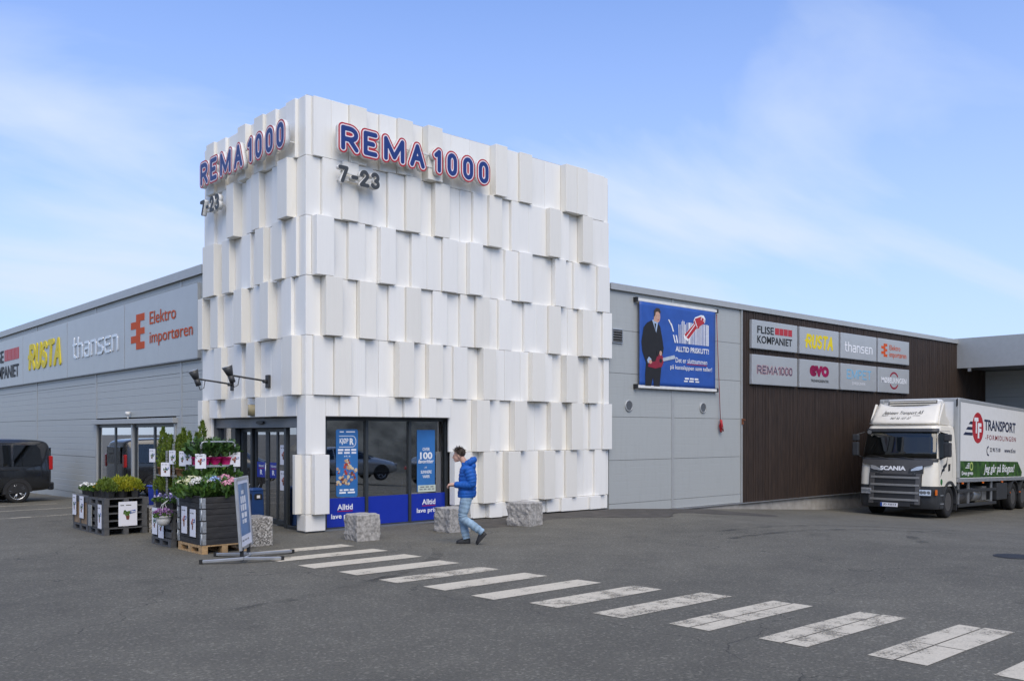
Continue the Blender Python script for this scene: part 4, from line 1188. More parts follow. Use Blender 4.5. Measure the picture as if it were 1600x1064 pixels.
for k in range(5):
    MB().cbox((0, -.022, .055 + .066 * k), (.378, .045, .008), rot=Matrix.Rotation(R_(35), 3, 'X')).build('louvre', 'alu', lv)
wb = thing('wall_bracket', 'small rusty bracket at the edge of the brown timber cladding', 'bracket', (15.12, -.06, 2.36))
MB().cbox((0, -.01, 0), (.05, .05, .18)).cyl((0, -.04, .05), (0, -.10, .05), .02, n=8).build('hinge', mat('rust', (.20, .07, .03), .8, var=.4, scale=30), wb)

# ---------------------------------------------------------------- spotlights on arms
def spot(label, y, z, dx):
    t = thing('arm_spotlight', label, 'spotlight', (dx, y, z), group='spotlights on arms over the entrance')
    MB().box(-.05, .01, -.075, .075, -.14, .14).build('wall_plate', 'dark_lamp', t, bevel=.01)
    MB().tube([(-.04, 0, 0), (-.12, 0, 0), (-.16, 0, .02), (-.86, 0, .10)], .02, 8).cyl((-.05, 0, 0), (-.13, 0, 0), .04, n=10).build('arm', 'dark_lamp', t)
    a = Vector((-.80, 0, -.06)); b = Vector((-.96, 0, .34)); ax = (b - a).normalized()
    mb = MB()
    mb.cyl(a + ax * .01, a + ax * .16, .060, .060, 16); mb.cyl(a + ax * .17, a + ax * .36, .062, .112, 18)
    mb.build('lamp_head', 'dark_lamp', t)
    MB().cyl(a + ax * .362, a + ax * .365, .104, .104, 18).build('lens', 'lens', t)
    MB().tube([(-.80, .03, -.04), (-.76, .04, -.14), (-.68, .03, -.10), (-.66, .01, .06)], .009, 6).build('cable', 'black', t)
spot('black spotlight on long arm over the entrance, nearer the tower corner', 1.53, 3.10, -.04)
spot('black spotlight on long arm over the entrance, nearer the grey left wall', 3.20, 3.10, -.06)

# ---------------------------------------------------------------- stone blocks
def stone(label, loc, rz, size, mt, seed, rough=.02):
    bm = bmesh.new(); bmesh.ops.create_cube(bm, size=1)
    bmesh.ops.subdivide_edges(bm, edges=bm.edges, cuts=7, use_grid_fill=True)
    sr = random.Random(seed)
    ph = [sr.uniform(0, 6) for _ in range(6)]
    for v in bm.verts:
        p = v.co
        n = 1.3 * math.sin(9 * p.x + ph[0]) * math.sin(8 * p.y + ph[1]) + math.sin(13 * p.z + ph[2]) * math.sin(11 * p.x + ph[3]) * .6 + sr.uniform(-1.0, .8)
        k = 1 if mt == 'granite' else .25
        if p.x < -.49 or p.y < -.49 or p.x > .49 or p.y > .49 or p.z > .49:
            sh = rough * k * n
            if p.x < -.49: p.x -= sh * 1.3
            elif p.x > .49: p.x += sh
            if p.y < -.49: p.y -= sh * .4
            elif p.y > .49: p.y += sh
            if p.z > .49: p.z += sh * .4
        v.co = Vector((p.x * size[0], p.y * size[1], (p.z + .5) * size[2]))
    for f_ in bm.faces: f_.smooth = False
    me = bpy.data.meshes.new('stone_block'); bm.to_mesh(me); bm.free()
    o = link('stone_block', me, mt, bevel=.012)
    o.location = loc; o.rotation_euler = (0, 0, rz)
    return tag(o, label, 'stone block', 'stone blocks guarding the shop front')
stone('rough grey granite block in front of the left window bay', (.26, -1.66, -.01), R_(-3), (.50, .50, .50), 'granite', 1)
stone('rough grey granite block behind the walking man', (2.43, -1.64, -.01), R_(2), (.56, .52, .50), 'granite', 2)
stone('rough grey granite block standing alone by the white panels', (4.36, -1.72, -.01), R_(13), (.52, .60, .51), 'granite', 3)
stone('speckled terrazzo concrete block beside the swing sign', (-1.63, -1.00, -.01), R_(-3), (.50, .60, .52), 'terrazzo', 4)
stone('speckled terrazzo block half hidden behind the grey pallet stack', (-2.03, 2.52, -.01), 0, (.5, .5, .52), 'terrazzo', 5)

# ---------------------------------------------------------------- pallets
def pallet(lx, ly, mt, n_board=5):
    """four-way pallet; local origin at one bottom corner, size lx (X) by ly (Y), 0.144 high"""
    t = bpy.data.objects.new('pallet', None); COL.objects.link(t)
    t.empty_display_size = .1
    bw = ly / n_board
    for k in range(n_board):
        MB().box(.002, lx - .002, bw * k + .012 if k else 0, bw * (k + 1) - .012 if k < n_board - 1 else ly, .122, .144).build('deck_board', mt, t)
    for k in range(3):
        xx = (lx - .10) * k / 2
        MB().box(xx, xx + .10, .001, ly - .001, .100, .1215).build('cross_board', mt, t)
        MB().box(xx, xx + .10, 0, ly, 0, .022).build('bottom_board', mt, t)
        for j in range(3):
            yy = (ly - .14) * j / 2
            MB().box(xx + .0005, xx + .0995, yy + .001, yy + .139, .0225, .0995).build('block', mt, t)
    return t
def stack(x, y, z, lx, ly, n, mt, labels, group, rz=0, jitter=.012):
    base = pallet(lx, ly, mt)
    for k in range(n):
        t = base if k == 0 else copy_tree(base)
        t.location = (x + (rnd.uniform(-jitter, jitter) if k else 0), y + (rnd.uniform(-jitter, jitter) if k else 0), z + .145 * k)
        t.rotation_euler = (0, 0, rz + (rnd.uniform(-.01, .01) if k else 0))
        tag(t, labels[k], 'pallet', group)
ORD = ['lowest', 'second', 'third', 'fourth', 'topmost']
stack(-3.17, 2.23, 0, .84, .93, 5, 'pallet_black', ['dark grey plastic pallet, %s of the stack under the yellow-green shrubs' % (o if o in ('lowest', 'topmost') else o + ' from below') for o in ORD], 'dark pallets under the shrubs')
stack(-3.17, 3.20, 0, .84, 1.0, 1, 'pallet_black', ['single dark grey pallet on the ground at the left end of the display'], 'dark pallets at the left end')
stack(-2.90, -.46, 0, .80, .92, 1, 'pallet_black', ['dark pallet on the ground under the pansy display'], 'dark pallets under the pansies')
stack(-2.86, -1.68, 0, .80, 1.0, 1, 'pallet_wood', ['light wooden pallet carrying the black planter boxes'], 'wooden pallets')
# cardboard crate on the left pallet
t = thing('display_crate', 'brown board crate with dark rim carrying white flowers, left end of display', 'crate', (-2.75, 3.70, .145))
for x0, x1, y0, y1 in ((-.41, -.385, -.49, .49), (.385, .41, -.49, .49), (-.384, .384, -.49, -.465), (-.384, .384, .465, .49)):
    MB().box(x0, x1, y0, y1, 0, .44).build('side', 'cardboard', t)
MB().box(-.42, .42, -.50, .50, .44, .57).build('rim', 'pallet_black', t, bevel=.01)
for yy in (-.47, .0, .47):
    MB().box(-.428, -.411, yy - .03, yy + .03, .0, .439).build('post', 'pallet_black', t)
# loose plank leaning on the stack
pk = MB().cbox((0, 0, .21), (.022, .17, .42)).build('leaning_board', 'galv')
pk.location = (-3.215, 2.93, .15); tag(pk, 'grey weathered board leaning against the dark pallet stack', 'board')
# pansy stand: two grey crates
t = thing('display_crate', 'dark slatted crate with pansies on top, beside the black planter boxes', 'crate', (-2.50, 0, .145))
for z0, z1 in ((.02, .12), (.17, .29), (.34, .44)):
    MB().box(-.395, -.37, -.45, .45, z0, z1).build('slat', 'pallet_black', t)
    MB().box(-.369, .39, -.455, -.43, z0, z1).build('slat', 'pallet_black', t)
for yy in (-.43, -.15, .15, .43):
    MB().box(-.369, -.32, yy - .04, yy + .04, 0, .47).build('post', 'pallet_black', t)
MB().box(-.40, .40, -.46, .46, .471, .52).build('top', 'pallet_black', t, bevel=.01)
MB().box(-.31, .38, -.42, .42, 0.0, .47).build('core', 'black', t)

# ---------------------------------------------------------------- pallet collars (planter boxes)
def collar(label, z, h, jx=0, jy=0):
    t = thing('pallet_collar', label, 'planter', (-2.86 + jx, -1.68 + jy, z), group='black planter collars on the wooden pallet')
    lx, ly = .80, 1.0
    hh = (h - .006) / 2
    for k in range(2):
        z0 = (hh + .006) * k
        for x0, x1, y0, y1 in ((0, .026, .028, ly - .028), (lx - .026, lx, .028, ly - .028), (0, lx, 0, .026), (0, lx, ly - .026, ly)):
            MB().box(x0, x1, y0, y1, z0, z0 + hh).build('plank', 'collar_black', t, bevel=.003)
    for sx, sy in ((0, 0), (1, 0), (0, 1), (1, 1)):
        mb = MB()
        X = sx * lx; Y = sy * ly
        ox = -.004 if sx == 0 else .001; oy = -.004 if sy == 0 else .001
        dx = 1 if sx == 0 else -1; dy = 1 if sy == 0 else -1
        mb.box(min(X + ox, X + ox + .003), max(X + ox, X + ox + .003), min(Y, Y + dy * .07), max(Y, Y + dy * .07), .01, h - .01)
        mb.box(min(X, X + dx * .07), max(X, X + dx * .07), min(Y + oy, Y + oy + .003), max(Y + oy, Y + oy + .003), .01, h - .01)
        mb.cyl((X - dx * .006, Y - dy * .006, .005), (X - dx * .006, Y - dy * .006, h - .005), .009, n=8)
        for q in range(4):
            zz = .03 + (h - .06) * q / 3
            mb.cyl((X + ox * 1.8, Y + dy * .045, zz), (X + ox * .5, Y + dy * .045, zz), .008, n=6)
            mb.cyl((X + dx * .045, Y + oy * 1.8, zz), (X + dx * .045, Y + oy * .5, zz), .008, n=6)
        mb.build('corner_hinge', 'galv', t)
collar('black planter collar, lowest, resting on the wooden pallet', .145, .20)
collar('black planter collar, second from the wooden pallet', .347, .20, .004, .003)
collar('black planter collar, third from the wooden pallet', .549, .20, -.003, .002)
collar('black planter collar, topmost, around the hydrangeas', .751, .19, -.012, -.008)
MB().box(-2.83, -2.09, -1.65, -.71, .15, .80).build('planter_fill', 'soil')
tag(bpy.data.objects['planter_fill'], 'dark soil filling the black planter boxes under the hydrangeas', 'soil')

# ---------------------------------------------------------------- plants
def leaf_cloud(mb, n, shape, size, m, r, up=.4, asp=.6):
    """n small leaf faces through a volume; shape(r) -> (point, outward)"""
    for _ in range(n):
        p, o = shape(r)
        d = (Vector(o) + Vector((r.uniform(-1, 1), r.uniform(-1, 1), r.uniform(-.6, 1) + up)) * .8).normalized()
        s = d.cross(Vector((r.uniform(-1, 1), r.uniform(-1, 1), r.uniform(-1, 1))))
        if s.length < 1e-3: continue
        s.normalize()
        L_ = size * r.uniform(.6, 1.3); w = L_ * asp * .5
        p = Vector(p); nrm = d.cross(s)
        mid = p + d * L_ * .5 + nrm * L_ * .08
        mb.add([p, mid - s * w, p + d * L_, mid + s * w], [(0, 1, 2, 3)], m)
def dome(rx, ry, h, z0):
    def f_(r):
        a = r.uniform(0, 6.283); q = r.random() ** .45; e = r.random()
        x, y = rx * q * math.cos(a), ry * q * math.sin(a)
        z = z0 + h * (1 - .55 * q * q) * (e ** .6)
        return (x, y, z), (x / rx, y / ry, .7)
    return f_
def cone(rad, h, z0):
    def f_(r):
        t = r.random() ** 1.25; a = r.uniform(0, 6.283)
        rr = rad * (1 - t) ** .75 * (.62 + .38 * r.random()) * (.55 + .45 * min(1, t * 6 + .4)) * (1 + .15 * math.sin(3 * a + 9 * t))
        return (rr * math.cos(a), rr * math.sin(a), z0 + h * t), (math.cos(a) * .5, math.sin(a) * .5, .9)
    return f_
def pot_mesh(r0, r1, h, m=0, square=False):
    mb = MB(); n = 4 if square else 16; ph = math.pi / 4 if square else 0
    ring = lambda r, z: [(r * math.cos(2 * math.pi * i / n + ph), r * math.sin(2 * math.pi * i / n + ph), z) for i in range(n)]
    mb.loft([ring(r0, 0), ring(r1, h * .86), ring(r1 * 1.06, h * .86), ring(r1 * 1.06, h), ring(r1 * .96, h), ring(r1 * .92, h * .9)], m, sm=not square)
    return mb
PROTO = {}
def plant(kind, seed):
    """prototype meshes: pot, foliage, flowers"""
    k = (kind, seed)
    if k in PROTO: return PROTO[k]
    r = random.Random(seed * 31 + len(kind)); parts = []
    def P(name, mb, mats): 
        me = mb.mesh(name, recalc=False)
        for q in mats: me.materials.append(M[q])
        parts.append((name, me))
    if kind == 'thuja':
        P('pot', pot_mesh(.085, .11, .16), ['pot_terra'])
        mb = MB(); leaf_cloud(mb, 900, cone(.145, .68 + .26 * r.random(), .14), .07, 0, r, .9, .34); P('foliage', mb, ['thuja'])
        P('stem', MB().cyl((0, 0, .1), (0, 0, .7), .012, .004, 6), ['bark'])
    elif kind == 'pink':
        P('pot', pot_mesh(.075, .105, .14), ['pot_pink'])
        mb = MB(); leaf_cloud(mb, 150, dome(.17, .17, .30, .12), .12, 0, r, .2, .62); P('foliage', mb, ['leaf_dark'])
    elif kind == 'leafy':
        P('pot', pot_mesh(.075, .105, .14), ['pot_black'])
        mb = MB(); leaf_cloud(mb, 170, dome(.19, .19, .28, .10), .11, 0, r, .2, .62); P('foliage', mb, ['leaf'])
    elif kind.startswith('hydrangea'):
        P('pot', pot_mesh(.08, .115, .14), ['pot_black'])
        mb = MB(); leaf_cloud(mb, 200, dome(.20, .20, .26, .08), .12, 0, r, .2, .66); P('foliage', mb, ['leaf'])
        fl = MB()
        for _ in range(5):
            a = r.uniform(0, 6.28); q = r.uniform(.02, .17); cx, cy, cz = q * math.cos(a), q * math.sin(a), .37 - q * .45 + r.uniform(-.02, .03)
            R0 = r.uniform(.062, .095)
            for _k in range(70):
                th = r.uniform(0, 6.28); ph = math.acos(r.uniform(-.35, 1)); n_ = Vector((math.sin(ph) * math.cos(th), math.sin(ph) * math.sin(th), math.cos(ph)))
                c_ = Vector((cx, cy, cz)) + Vector((n_.x, n_.y, n_.z * .75)) * R0
                s1 = n_.orthogonal().normalized(); s2 = n_.cross(s1); w = .016
                aa = r.uniform(0, 1.5)
                e1 = (s1 * math.cos(aa) + s2 * math.sin(aa)) * w; e2 = (s2 * math.cos(aa) - s1 * math.sin(aa)) * w
                fl.add([c_ - e1, c_ - e2 + n_ * .004, c_ + e1, c_ + e2 + n_ * .004], [(0, 1, 2, 3)])
        P('flowers', fl, ['petal_' + kind.split('_')[1]])
    elif kind.startswith('pansy') or kind == 'daisy':
        P('pot', pot_mesh(.07, .085, .11, square=True), ['pot_black'])
        mb = MB(); leaf_cloud(mb, 110, dome(.12, .12, .10, .08), .06, 0, r, .3, .6); P('foliage', mb, ['leaf'])
        fl = MB()
        for _ in range(60 if kind == 'daisy' else 26):
            a = r.uniform(0, 6.28); q = r.uniform(0, .12); c_ = Vector((q * math.cos(a), q * math.sin(a), .205 + r.uniform(-.03, .04) - q * .25))
            n_ = Vector((r.uniform(-.8, .4), r.uniform(-.9, .3), .6)).normalized(); s1 = n_.orthogonal().normalized(); s2 = n_.cross(s1); w = r.uniform(.016, .026)
            fl.add([c_ + n_ * .006] + [c_ + (s1 * math.cos(t) + s2 * math.sin(t)) * w * (1.15 if i % 2 else .8) for i, t in enumerate([2 * math.pi * j / 10 for j in range(10)])], [(0, 1 + i, 1 + (i + 1) % 10) for i in range(10)])
        P('flowers', fl, ['petal_white' if kind == 'daisy' else 'petal_' + kind.split('_')[1]])
    elif kind == 'cypress':
        P('pot', pot_mesh(.085, .10, .15, square=True), ['pot_black'])
        mb = MB(); leaf_cloud(mb, 520, dome(.145, .145, .26, .12), .065, 0, r, 1.0, .3); P('foliage', mb, ['thuja'])
    elif kind == 'lime':
        P('pot', pot_mesh(.085, .10, .15, square=True), ['pot_black'])
        mb = MB(); leaf_cloud(mb, 460, dome(.16, .16, .27, .12), .06, 0, r, .9, .4); P('foliage', mb, ['lime'])
    PROTO[k] = parts
    return parts
def put_plant(kind, seed, loc, label, group, cat='plant', s=1.0, name=None):
    t = thing(name or 'potted_plant', label, cat, loc, rnd.uniform(0, 6.28), group)
    t.scale = (s, s, s)
    for n_, me in plant(kind, seed):
        o = bpy.data.objects.new(n_, me); COL.objects.link(o); o.parent = t
        if n_ in ('foliage', 'flowers'): o['kind'] = 'stuff'
    return t
# left crate: white daisies, pansies in front
for i, y in enumerate((3.95, 3.72, 3.50, 3.28)):
    for j, x in enumerate((-2.98, -2.72)):
        put_plant('daisy', i % 2, (x, y, .715), 'low white-flowered pot plant, %s row, %s from the pallet stack, left display crate' % (('front', 'back')[j], ('fourth', 'third', 'second', 'first')[i]), 'white flowers on the left crate', s=1.05)
PAN = [(-3.10, 3.12, 'white', 'white pansies at the front edge where crate and pallet stack meet'), (-3.08, 2.92, 'orange', 'orange pansies at the front of the pallet stack beside the green shrubs'), (-2.88, 3.06, 'violet', 'violet pansies behind the orange ones on the pallet stack'), (-2.86, 2.86, 'orange', 'yellow-orange pansies in the second row on the pallet stack'), (-2.62, 3.0, 'white', 'white pansies in the third row on the pallet stack')]
for i, (x, y, k, lab) in enumerate(PAN):
    put_plant('pansy_' + k, i, (x, y, .727), lab, 'pansies on the left display', s=1.1)
for i in range(3):
    for j in range(3):
        x = -3.03 + .25 * j + rnd.uniform(-.01, .01); y = 2.34 + .20 * i
        lime = (j >= 1 and i <= 1) or (j == 2)
        put_plant('lime' if lime else 'cypress', (i + j) % 2, (x, y, .727), ('yellow-green bushy' if lime else 'feathery dark green') + ' shrub, %s row, %s from the right on the pallet stack' % (('first', 'second', 'third')[j], ('first', 'second', 'third')[i]), 'shrubs on the pallet stack', s=rnd.uniform(.86, 1.06), name='potted_shrub')
# pansy stand
for i in range(4):
    for j in range(2):
        put_plant('pansy_violet', (i + j) % 3, (-2.80 + .22 * j, -.34 + .22 * i, .667), 'blue and white pansies on the slatted crate, %s row, %s from the right' % (('front', 'back')[j], ('first', 'second', 'third', 'fourth')[i]), 'pansies on the slatted crate')
# hydrangeas in the planter
hy = [(-2.74, -.80, 'cream', 'lime-cream hydrangea at the far left corner of the black planter'), (-2.74, -1.10, 'cream', 'lime-cream hydrangea halfway along the left side of the black planter'), (-2.75, -1.42, 'white', 'white hydrangea at the near front corner of the black planter'), (-2.50, -.84, 'white', 'white hydrangea at the back of the black planter'), (-2.56, -1.34, 'blue', 'pale blue hydrangea at the front of the black planter'), (-2.48, -1.10, 'blue', 'pale blue hydrangea in the middle of the black planter'), (-2.34, -1.52, 'pink', 'pink hydrangea nearest the swing sign in the black planter'), (-2.26, -1.20, 'pink', 'pink hydrangea in the middle of the right side of the black planter'), (-2.22, -.88, 'pink', 'pink hydrangea at the far right corner of the black planter')]
for i, (x, y, k, lab) in enumerate(hy):
    put_plant('hydrangea_' + k, i, (x, y, .802), lab, 'hydrangeas in the planter', s=1.12, name='hydrangea')
# hanging basket
t = thing('hanging_basket', 'white hanging pot with purple flowers in front of the slatted crate', 'plant', (-3.02, -.42, .40))
mb = MB(); ring = lambda r, z: [(r * math.cos(2 * math.pi * i / 18), r * math.sin(2 * math.pi * i / 18), z) for i in range(18)]
mb.loft([ring(.05, 0), ring(.10, .03), ring(.125, .10), ring(.13, .15), ring(.138, .15), ring(.138, .165), ring(.12, .165), ring(.11, .13)]).build('pot', 'pot_white', t)
mb = MB(); r5 = random.Random(9); leaf_cloud(mb, 160, dome(.16, .16, .09, .13), .06, 0, r5); tag(mb.build('foliage', 'leaf', t, recalc=False), kind='stuff')
mb = MB(); leaf_cloud(mb, 150, dome(.155, .155, .12, .17), .04, 0, r5, .6, 1.0); tag(mb.build('flowers', 'petal_purple', t, recalc=False), kind='stuff')
mb = MB()
for a in (0, 2.1, 4.2):
    mb.tube([(.13 * math.cos(a), .13 * math.sin(a), .16), (.03 * math.cos(a), .03 * math.sin(a), .36), (.10, .02, .44)], .004, 5)
mb.build('hanger', 'pot_white', t)

# ---------------------------------------------------------------- plant trolleys
def trolley(label, loc, rz, lx, ly, h, shelves, top=False):
    t = thing('plant_trolley', label, 'trolley', loc, rz, 'galvanised plant trolleys')
    for x in (0, lx):
        for y in (0, ly):
            mb = MB().box(x - .016, x + .016, y - .016, y + .016, .13, h)
            z = .2
            while z < h - .05:
                mb.box(x - .0175, x + .0175, y - .005, y + .005, z, z + .025, 1); mb.box(x - .005, x + .005, y - .0175, y + .0175, z, z + .025, 1); z += .055
            mb.build('post', ['galv', 'black'], t)
            MB().cyl((x, y - .015, .06), (x, y + .015, .06), .06, n=14).build('castor', 'rubber', t)
            MB().box(x - .02, x + .02, y - .022, y - .016, .05, .14).box(x - .02, x + .02, y + .016, y + .022, .05, .14).build('castor_fork', 'galv', t)
    for z in shelves:
        MB().box(.017, lx - .017, .017, ly - .017, z - .018, z).box(.018, lx - .018, -.012, .016, z - .03, z + .01).box(.018, lx - .018, ly - .016, ly + .012, z - .03, z + .01).build('shelf', 'galv', t)
    if top:
        for y in (0, ly):
            mb = MB()
            mb.tube([(0, y, h - .01), (.02, y, h + .03), (.06, y, h + .045), (lx - .06, y, h + .045), (lx - .02, y, h + .03), (lx, y, h - .01)], .015, 8)
            mb.build('top_rail', 'galv', t)
        for x in (.0, lx):
            mb = MB()
            for zz in (h - .01, h + .04):
                mb.box(x - .008, x + .008, .02, ly - .02, zz - .008, zz + .008)
            for q in range(7):
                yy = .05 + (ly - .1) * q / 6
                mb.box(x - .006, x + .006, yy - .012, yy + .012, h - .001, h + .031)
            mb.build('ladder_bar', 'black', t)
    return t
# frames follow the left facade
T1 = trolley('plant trolley with arched top carrying pink pots beside the entrance', (-2.20, -.08, 0), 0, .65, .52, 1.80, (.20, .95, 1.41), True)
T2 = trolley('plant trolley with conifers behind the pansy crate', (-2.15, .72, 0), 0, .55, .62, 1.80, (.20, .70, 1.17), False)
T3 = trolley('plant trolley with conifers nearest the pallet stack', (-2.20, 1.56, 0), 0, .55, .64, 1.66, (.20, .66, 1.17), False)
for i, (x, y, w) in enumerate(((-2.10, .03, 'left front'), (-1.88, .04, 'middle front'), (-1.66, .03, 'right front'), (-2.10, .32, 'left rear'), (-1.88, .33, 'middle rear'), (-1.66, .32, 'right rear'))):
    put_plant('pink', i % 3, (x, y, 1.412), 'leafy plant in bright pink pot, %s spot on the arched trolley shelf' % w, 'pink pots on the arched trolley', name='potted_plant', s=1.05)
for i, (x, y, w) in enumerate(((-2.10, .03, 'left front'), (-1.88, .04, 'middle front'), (-1.66, .03, 'right front'), (-2.08, .33, 'left rear'), (-1.72, .33, 'right rear'))):
    put_plant('leafy', i % 3, (x, y, .952), 'leafy green plant, %s spot on the middle shelf of the arched trolley' % w, 'green plants on the arched trolley', s=1.15)
for i, (x, y, w) in enumerate(((-2.04, .84, 'right front'), (-2.04, 1.06, 'middle front'), (-2.04, 1.24, 'left front'), (-1.76, .90, 'right rear'), (-1.76, 1.16, 'left rear'))):
    put_plant('thuja', i % 3, (x, y, 1.172), 'slim upright conifer, %s on the top shelf behind the pansy crate' % w, 'conifers on the middle trolley', s=rnd.uniform(.85, 1.08), name='potted_conifer')
for i, (x, y, w) in enumerate(((-2.08, 1.66, 'right front'), (-2.08, 1.88, 'middle front'), (-2.08, 2.08, 'left front'), (-1.80, 1.72, 'right rear'), (-1.80, 2.0, 'left rear'))):
    put_plant('thuja', (i + 1) % 3, (x, y, 1.172), 'slim upright conifer, %s on the trolley shelf nearest the pallet stack' % w, 'conifers on the left trolley', s=rnd.uniform(.85, 1.1), name='potted_conifer')
for i, (x, y, w) in enumerate(((-2.06, 1.72, 'right'), (-2.06, 2.04, 'left'))):
    put_plant('cypress', i % 2, (x, y, .662), 'bushy conifer, %s one low on the trolley nearest the pallet stack' % w, 'conifers low on the left trolley', s=1.35, name='potted_conifer')
for i, (x, y, w) in enumerate(((-2.02, .86, 'right'), (-2.02, 1.18, 'left'))):
    put_plant('cypress', i % 2, (x, y, .702), 'bushy conifer, %s one low on the trolley behind the pansy crate' % w, 'conifers low on the middle trolley', s=1.3, name='potted_conifer')
bb = thing('blue_container', 'bright blue plastic container behind the pallet stack', 'container', (-1.72, 3.05, 0))
MB().loft([[(-.2, -.17, .02), (.2, -.17, .02), (.2, .17, .02), (-.2, .17, .02)], [(-.24, -.2, .86), (.24, -.2, .86), (.24, .2, .86), (-.24, .2, .86)]], sm=False).build('body', 'bin_bright', bb, bevel=.02)
MB().box(-.26, .26, -.22, .22, .861, .90).build('lid', 'bin_bright', bb, bevel=.012)

# ---------------------------------------------------------------- price posters
WL, WR = LEFT, 0.0
poster('large price poster on the right side of the dark pallet stack', (-2.72, 2.222, .17), WR, .36, .48, 1)
poster('narrow price poster on the left side of the dark pallet stack', (-3.185, 2.44, .13), WL, .22, .47, 1)
poster('price poster at the far left end of the display crate', (-3.196, 4.02, .30), WL, .24, .42, 1)
poster('curling price poster on the display crate left of the pallet stack', (-3.196, 3.54, .26), WL, .26, .45, 2)
poster('left price poster of two on the pansy crate', (-2.91, .28, .18), WL, .25, .48, 2)
poster('right price poster of two on the pansy crate, behind the hanging pot', (-2.92, -.05, .14), WL, .25, .48, 2)
poster('left price poster of two on the black planter box', (-2.874, -.98, .30), WL, .24, .46, 0)
poster('right price poster of two on the black planter box', (-2.874, -1.34, .27), WL, .24, .46, 0)
poster('price poster on the left post of the arched pink-pot trolley', (-2.22, -.11, 1.36), R_(-42), .20, .27, 0)
poster('price poster on the right post of the arched pink-pot trolley', (-1.56, -.11, 1.38), R_(-42), .20, .27, 0)
poster('price poster at the left post of the middle conifer trolley', (-2.18, 1.33, 1.40), R_(-75), .20, .27, 2)
poster('lower price poster between the two conifer trolleys', (-2.24, 1.52, 1.16), R_(-50), .19, .27, 2)
poster('price poster at the right front post of the middle conifer trolley', (-2.19, .80, 1.38), R_(-75), .20, .28, 2)
poster('price poster with dark conifer picture beside the arched trolley', (-2.23, .46, 1.42), R_(-70), .21, .28, 2)
poster('price poster on the leftmost trolley post', (-2.24, 2.22, 1.42), R_(-75), .19, .27, 2)

# ---------------------------------------------------------------- swing sign
sw_ = thing('swing_sign', 'tilted pavement swing sign with faded blue poster on silver feet', 'sign', (-2.22, -2.02, 0), 0)
# base: two splayed alu bars and a spreader
def bar(p0, p1):
    d = Vector(p1) - Vector(p0); mid = (Vector(p0) + Vector(p1)) / 2
    rz = math.atan2(d.y, d.x); pitch = -math.asin(d.z / d.length)
    rot = Matrix.Rotation(rz, 3, 'Z') @ Matrix.Rotation(pitch, 3, 'Y')
    MB().cbox(mid, (d.length, .055, .045), rot=rot).build('foot_bar', 'alu', sw_, bevel=.006)
    return rot
def cap(p, rot):
    MB().cbox(p, (.05, .062, .062), rot=rot).build('end_cap', 'rubber', sw_)
for a, m_, b in (((-1.09, -.69, .035), (-.57, -1.05, .075), (.036, -1.14, .035)), ((-.554, -.013, .035), (-.24, -.62, .075), (.56, -.49, .035))):
    r1 = bar(a, m_); r2 = bar(m_, b); cap(a, r1); cap(b, r2)
MB().tube([(-.57, -1.04, .07), (-.24, -.63, .07)], .018, 6).build('spreader', 'alu', sw_)
# panel: lower edge runs from (-.42,-.98) to (-.02,-.16), leaning back a little
A = Vector((-.62, -1.05, .19)); B_ = Vector((-.09, -.35, .19)); along = (B_ - A); W_ = along.length; along.normalize()
nrm = Vector((-along.y, along.x, 0)); lean = (Vector((0, 0, 1)) + Vector((-.055, .05, 0))).normalized(); nrm = along.cross(lean).normalized()
ps = lambda a, b, c: tuple(A + along * a + lean * b + nrm * c)
Hs = 1.13
mb = MB()
fw = .055
for a0, a1, b0, b1 in ((0, fw, 0, Hs), (W_ - fw, W_, 0, Hs), (fw + .001, W_ - fw - .001, 0, fw), (fw + .001, W_ - fw - .001, Hs - fw, Hs)):
    mb.prism([(a0, b0), (a1, b0), (a1, b1), (a0, b1)], -.022, .022, ps, 0)
mb.build('frame', 'alu', sw_, bevel=.006)
mb = MB().prism([(fw - .01, fw - .01), (W_ - fw + .01, fw - .01), (W_ - fw + .01, Hs - fw + .01), (fw - .01, Hs - fw + .01)], -.012, .012, ps, 0)
mb.prism([(fw + .05, fw + .16), (W_ - fw - .05, fw + .16), (W_ - fw - .05, Hs - fw - .05), (fw + .05, Hs - fw - .05)], .0125, .014, ps, 1)
put_words(mb, 11, .28, .45, .86, .92, ps, .016, 2)
put_words(mb, 12, .20, .56, .72, .83, ps, .016, 2)
put_words(mb, 13, .18, .58, .60, .70, ps, .016, 2)
put_words(mb, 14, .20, .58, .49, .57, ps, .016, 2)
put_words(mb, 15, .24, .54, .40, .465, ps, .016, 2)
put_words(mb, 16, .14, .62, .125, .15, ps, .013, 3)
mb.build('poster', ['paper', mat('faded_blue', (.10, .19, .34), .4, var=.45, scale=2.2), 'letter_white', 'ink_soft'], sw_)
for q in (.10, .60):
    p = A + along * q
    MB().cbox((p.x, p.y, .13), (.05, .05, .20), rot=Matrix.Rotation(math.atan2(along.y, along.x), 3, 'Z')).build('spring_mount', 'rubber', sw_)

